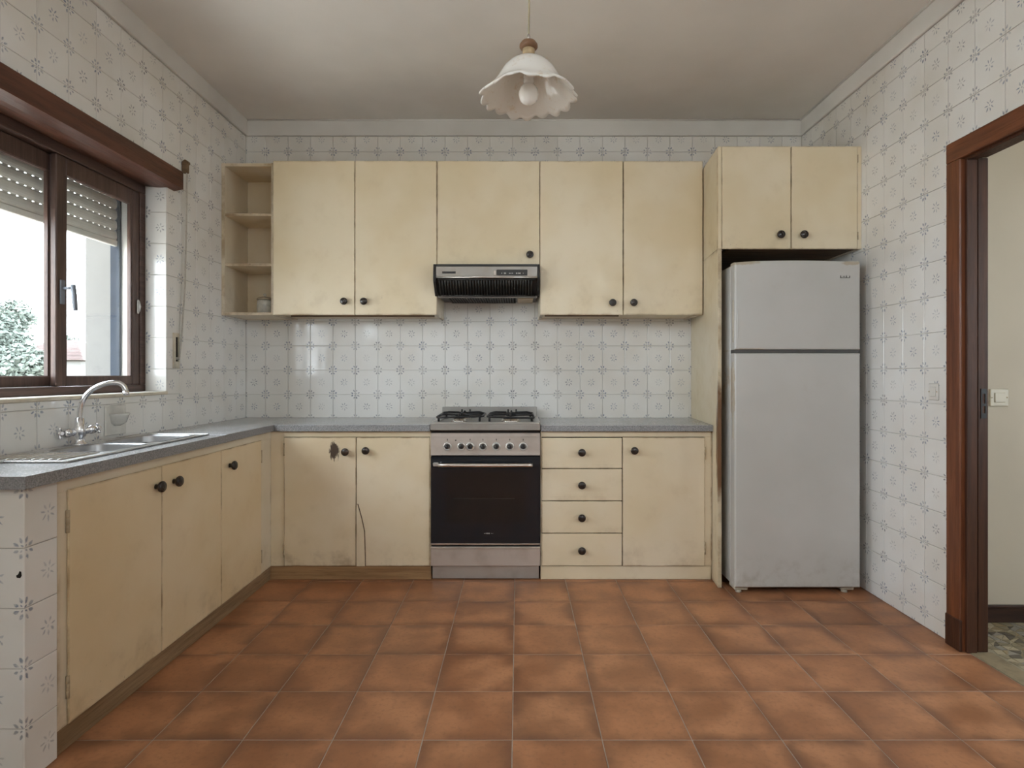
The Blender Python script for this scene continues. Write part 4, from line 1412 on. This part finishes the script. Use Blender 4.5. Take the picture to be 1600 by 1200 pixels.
# burners and pan supports
for bi, (bxx, byy, rr) in enumerate(((-0.335, 3.35, 0.034), (-0.335, 3.56, 0.046), (-0.040, 3.35, 0.046), (-0.040, 3.56, 0.034))):
    bn = MB().lathe([(0.0, 0.866), (rr + 0.012, 0.866), (rr + 0.010, 0.874), (rr, 0.876), (rr, 0.884), (0.0, 0.884)], (bxx, byy, 0), seg=22
                    ).build('burner', M['handle_steel'], sv)
    MB().lathe([(0.0, 0.884), (rr - 0.002, 0.884), (rr, 0.888), (rr - 0.004, 0.893), (0.0, 0.894)], (bxx, byy, 0), seg=22).build('burner_cap', M['iron'], bn)
for gx0, gx1 in ((-0.452, -0.200), (-0.170, 0.090)):
    g = MB()
    gy0, gy1, gz = 3.262, 3.650, 0.902
    cx = (gx0 + gx1) / 2
    loop = rrect(gx0, gx1, gy0, gy1, 0.03, 3)
    g.tube([(x, y, gz - 0.006 + 0.004 * math.sin(9 * x + 5 * y)) for x, y in loop + loop[:1]], 0.006, 6)
    g.tube([(gx0, (gy0 + gy1) / 2, gz - 0.004), (gx1, (gy0 + gy1) / 2, gz - 0.004)], 0.006, 6)
    for by in (3.35, 3.56):
        for a in (0.0, PI / 2, PI, 3 * PI / 2):
            r1 = min((gx1 - gx0) / 2, 0.09 if abs(math.sin(a)) > 0.5 else 1)
            p0 = Vector((cx + math.cos(a) * r1, by + math.sin(a) * r1, gz - 0.004))
            p1 = Vector((cx + math.cos(a) * r1 * 0.72, by + math.sin(a) * r1 * 0.72, gz + 0.006))
            p2 = Vector((cx + math.cos(a) * 0.028, by + math.sin(a) * 0.028, gz + 0.004))
            g.tube([p0, p1, p2], [0.006, 0.006, 0.005], 6)
    for x in (gx0 + 0.012, gx1 - 0.012):
        for y in (gy0 + 0.012, gy1 - 0.012):
            g.tube([(x, y, 0.8725), (x, y, gz - 0.004)], 0.006, 6)
    for x in (cx - 0.02, cx + 0.03):
        g.tube([(x, gy1, gz - 0.004), (x, gy1 + 0.002, gz + 0.016)], 0.005, 6)
    g.build('pan_support', M['iron'], sv)

# ------------------------------------------------------------------ refrigerator
FX0, FX1, FY = 1.117, 1.764, 3.030
fg = thing('refrigerator', 'tall aged white two-door refrigerator beside the right wall', 'refrigerator', (1.44, 3.4, 0))
bx('cabinet', M['fridge'], fg, FX0 + 0.002, FX1 - 0.004, FY + 0.072, 3.54, 0.035, 1.705, 0.006)
bx('gasket', M['gasket'], fg, FX0 + 0.012, FX1 - 0.012, FY + 0.058, FY + 0.074, 0.05, 1.69, 0.002)


def fdoor(name, z0, z1, arch=0.0):
    pts = [(FX0, z0), (FX1, z0), (FX1, z1 - arch)]
    n = 12
    for k in range(1, n):
        a = k / n
        pts.append((FX1 + (FX0 - FX1) * a, z1 - arch + arch * math.sin(PI * a) ** 0.7))
    pts.append((FX0, z1 - arch))
    if not arch:
        pts = [(FX0, z0), (FX1, z0), (FX1, z1), (FX0, z1)]
    m = MB().prism(pts, 1, FY, FY + 0.060)
    es = [e for e in m.bm.edges if all(abs(v.co.y - FY) < 1e-6 for v in e.verts)]
    bmesh.ops.bevel(m.bm, geom=es, offset=0.009, segments=3, affect='EDGES', profile=0.5)
    # the long vertical front corner on the handle side is softer
    return m.build(name, M['fridge'], fg)


fd1 = fdoor('freezer_door', 1.262, 1.722, 0.010)
fd2 = fdoor('fridge_door', 0.036, 1.243)
bx('handle_strip', M['fridge_edge'], fd1, FX0 - 0.002, FX0 + 0.002, FY + 0.016, FY + 0.030, 1.30, 1.52, 0.001)
bx('handle_strip', M['fridge_edge'], fd2, FX0 - 0.002, FX0 + 0.002, FY + 0.016, FY + 0.030, 0.80, 1.20, 0.001)
hg2 = MB().box(FX0 + 0.014, FX0 + 0.018, FY - 0.003, FY + 0.004, 1.32, 1.47, 0.001)
hg2.build('grip_ridge', M['fridge'], fd1)
bx('divider', M['gasket'], fg, FX0 + 0.004, FX1 - 0.004, FY + 0.012, FY + 0.070, 1.244, 1.261, 0)
bx('top_trim', M['fridge_edge'], fd1, FX1 - 0.115, FX1 - 0.004, FY + 0.004, FY + 0.05, 1.7105, 1.7165, 0.001)
bd = MB()
for a0, a1, y0, y1 in ((1312.5, 1328, 433.6, 434.4), (1313, 1314, 430.5, 434), (1317, 1320, 431.5, 432.4), (1322, 1323, 430.6, 434), (1327, 1328, 431, 434)):
    x0, z1 = px(a0, y0, FY)
    x1, z0 = px(a1, y1, FY)
    bd.box(x0, x1, FY - 0.0016, FY + 0.0005, z0, z1)
bd.build('badge', M['dark_mark'], fd1)
for xx in (FX0 + 0.045, FX1 - 0.05):
    MB().box(xx - 0.035, xx + 0.035, FY + 0.030, FY + 0.11, 0.012, 0.036, 0.004).lathe(
        [(0.0, 0.0), (0.016, 0.0), (0.015, 0.010), (0.008, 0.014), (0.0, 0.014)], (xx - 0.01, FY + 0.045, 0), seg=12).build('foot', M['fridge_edge'], fg)
bx('rear_foot', M['gasket'], fg, FX0 + 0.05, FX1 - 0.05, 3.44, 3.50, 0.0, 0.036, 0.002)

# ------------------------------------------------------------------ pendant lamp
LX, LY = px(826, 0, 2.02)[0], 2.02
pd = thing('pendant_lamp', 'pendant lamp with a ruffled white glass shade hanging from the ceiling', 'lamp', (LX, LY, ZC))
MB().tube([(LX, LY, 2.285), (LX + 0.003, LY, 2.50), (LX, LY, ZC - 0.012)], 0.0034, 8).build('cord', M['cord'], pd)
MB().lathe([(0.0, ZC), (0.045, ZC), (0.042, ZC - 0.012), (0.012, ZC - 0.020), (0.0, ZC - 0.020)], (LX, LY, 0)).build('ceiling_rose', M['lamp_gold'], pd)
MB().lathe([(0.0, 2.300), (0.004, 2.300), (0.006, 2.292), (0.006, 2.278), (0.0, 2.278)], (LX, LY, 0), seg=10).build('cord_grip', M['steel'], pd)
MB().lathe([(0.0, 2.280), (0.012, 2.280), (0.024, 2.274), (0.031, 2.264), (0.0315, 2.256), (0.027, 2.250), (0.020, 2.248), (0.0, 2.248)], (LX, LY, 0)).build('wooden_cap', M['lamp_wood'], pd)
MB().lathe([(0.0, 2.250), (0.021, 2.250), (0.0215, 2.232), (0.020, 2.226), (0.024, 2.222), (0.024, 2.216), (0.020, 2.212), (0.0, 2.212)], (LX, LY, 0)).build('collar', M['lamp_gold'], pd)
sh = MB()
prof = [(0.022, 2.216), (0.045, 2.209), (0.066, 2.196), (0.084, 2.178), (0.097, 2.158), (0.107, 2.140), (0.120, 2.122), (0.137, 2.106), (0.152, 2.094), (0.162, 2.084)]
seg = 128
rings = []
for k, (r, z) in enumerate(prof):
    q = max(0.0, (k - 4) / 5.0)
    ring = []
    for i in range(seg):
        a = 2 * PI * i / seg
        ws = abs(math.sin(8.5 * a)) if False else abs(math.sin(9 * a))
        big = math.sin(6 * a + 0.4)
        rr = r + q ** 2 * (0.013 * ws - 0.007) + q * 0.002 * big
        z2 = z + q ** 2 * (-0.012 * ws + 0.006) + q ** 1.5 * 0.0055 * big
        ring.append(sh.bm.verts.new((LX + rr * math.cos(a), LY + rr * math.sin(a), z2)))
    rings.append(ring)
for A, B in zip(rings, rings[1:]):
    for i in range(seg):
        f = sh.bm.faces.new((A[i], A[(i + 1) % seg], B[(i + 1) % seg], B[i]))
        f.smooth = True
bmesh.ops.recalc_face_normals(sh.bm, faces=sh.bm.faces)
so = sh.build('glass_shade', M['opal'], pd)
sm = so.modifiers.new('thick', 'SOLIDIFY')
sm.thickness = 0.0055
sm.offset = 0
MB().lathe([(0.0, 2.214), (0.022, 2.214), (0.026, 2.196), (0.024, 2.180), (0.020, 2.176), (0.0, 2.176)], (LX, LY, 0)).build('lamp_holder', M['jamb_wood'], pd)
MB().lathe([(0.0, 2.178), (0.0175, 2.176), (0.0185, 2.150), (0.0165, 2.147), (0.0185, 2.143), (0.0185, 2.134), (0.0165, 2.130), (0.022, 2.124), (0.030, 2.113), (0.0335, 2.100), (0.0335, 2.090),
            (0.030, 2.077), (0.022, 2.066), (0.010, 2.060), (0.0, 2.059)], (LX, LY, 0), seg=28).build('bulb', M['bulb'], pd)

# ------------------------------------------------------------------ outdoors
MB().box(-160, 40, -120, 160, -3.3, -3.2).build('ground', M['ground'], struct=True)


def tree(name, label, x, y, base, top, rad, nleaf, seed, group='trees outside the window'):
    rg = random.Random(seed)
    root = thing(name, label, 'tree', (x, y, base), group)
    tr = MB().tube([(x, y, base), (x + 0.1, y, base + (top - base) * 0.4), (x, y + 0.1, top - rad * 0.5)], [0.22, 0.16, 0.07], 8)
    for k in range(7):
        a = rg.uniform(0, 2 * PI)
        z0 = base + (top - base) * rg.uniform(0.35, 0.6)
        tr.tube([(x, y, z0), (x + math.cos(a) * rad * 0.4, y + math.sin(a) * rad * 0.4, z0 + 0.6),
                 (x + math.cos(a) * rad * 0.75, y + math.sin(a) * rad * 0.75, z0 + 1.1)], [0.09, 0.06, 0.02], 6)
    tr.build('trunk', M['bark'], root)
    cz = top - rad
    clumps = []
    for k in range(26):
        a = rg.uniform(0, 2 * PI)
        u = rg.uniform(-1, 1)
        rr = rad * rg.uniform(0.35, 0.82)
        clumps.append((Vector((x + rr * math.cos(a) * math.sqrt(1 - u * u), y + rr * math.sin(a) * math.sqrt(1 - u * u), cz + rr * u * 1.05)),
                       rad * rg.uniform(0.22, 0.36)))
    me = bpy.data.meshes.new('foliage')
    V, F = [], []
    for k in range(nleaf):
        c, r = rg.choice(clumps)
        d = Vector((rg.gauss(0, 1), rg.gauss(0, 1), rg.gauss(0, 1))).normalized()
        p = c + d * r * rg.uniform(0.55, 1.05)
        a = Vector((rg.gauss(0, 1), rg.gauss(0, 1), rg.gauss(0, 0.5))).normalized()
        b = a.cross(d).normalized() if abs(a.dot(d)) < 0.98 else Vector((0, 0, 1))
        L, W = rg.uniform(0.05, 0.10), rg.uniform(0.025, 0.045)
        i = len(V)
        V += [p - a * L, p + b * W, p + a * L, p - b * W]
        F.append((i, i + 1, i + 2, i + 3))
    me.from_pydata([v - root.location for v in V], [], F)
    me.materials.append(M['leaf'])
    o = bpy.data.objects.new('foliage', me)
    COL.objects.link(o)
    o.parent = root
    o['kind'] = 'stuff'
    return root


tree('broadleaf_tree', 'leafy green tree seen through the left pane of the window', -13.6, 15.6, -3.2, 3.2, 1.9, 22000, 3)
tree('broadleaf_tree', 'small distant tree peeking past the meeting stile behind the red-roofed house', -34.3, 44.6, -3.2, 4.6, 1.6, 5000, 8)

hs = thing('house', 'low white house with a red hipped roof beyond the window', 'house', (-26.8, 35.0, -3.2))
hx, hy = -26.8, 35.0
hw, hd_ = 2.6, 2.4
walls = MB().box(hx - hw, hx + hw, hy - hd_, hy + hd_, -3.2, 1.95).build('wall', M['render'], hs)
rf = MB()
ov = 0.45
E = [rf.bm.verts.new((hx + sx * (hw + ov), hy + sy * (hd_ + ov), 1.92)) for sx, sy in ((-1, -1), (1, -1), (1, 1), (-1, 1))]
A0, A1 = rf.bm.verts.new((hx - 0.6, hy, 3.15)), rf.bm.verts.new((hx + 0.6, hy, 3.15))
rf.bm.faces.new((E[0], E[1], A1, A0)); rf.bm.faces.new((E[1], E[2], A1)); rf.bm.faces.new((E[2], E[3], A0, A1)); rf.bm.faces.new((E[3], E[0], A0))
rf.bm.faces.new(E[::-1])
roof = rf.build('roof', M['roof'], hs)
rt = MB()
for k in range(15):                                   # tile courses down the near slopes
    a = k / 14
    z = 1.94 + (3.14 - 1.94) * a
    y = hy - (hd_ + ov) * (1 - a) - 0.02
    xa = (hw + ov) * (1 - a) + 0.6 * a
    rt.box(hx - xa, hx + xa, y, y + 0.10, z, z + 0.035)
rt.build('roof_courses', M['roof'], roof)
bx('eaves_board', M['bark'], roof, hx - hw - 0.3, hx + hw + 0.3, hy - hd_ - 0.35, hy - hd_ - 0.05, 1.84, 1.91, 0)
for wx in (-1.3, 1.0):
    f = bx('window', M['render'], hs, hx + wx - 0.45, hx + wx + 0.45, hy - hd_ - 0.05, hy - hd_ + 0.02, -0.3, 1.0, 0.02)
    bx('pane', M['shade_glass'], f, hx + wx - 0.36, hx + wx + 0.36, hy - hd_ - 0.06, hy - hd_ - 0.045, -0.2, 0.9, 0)
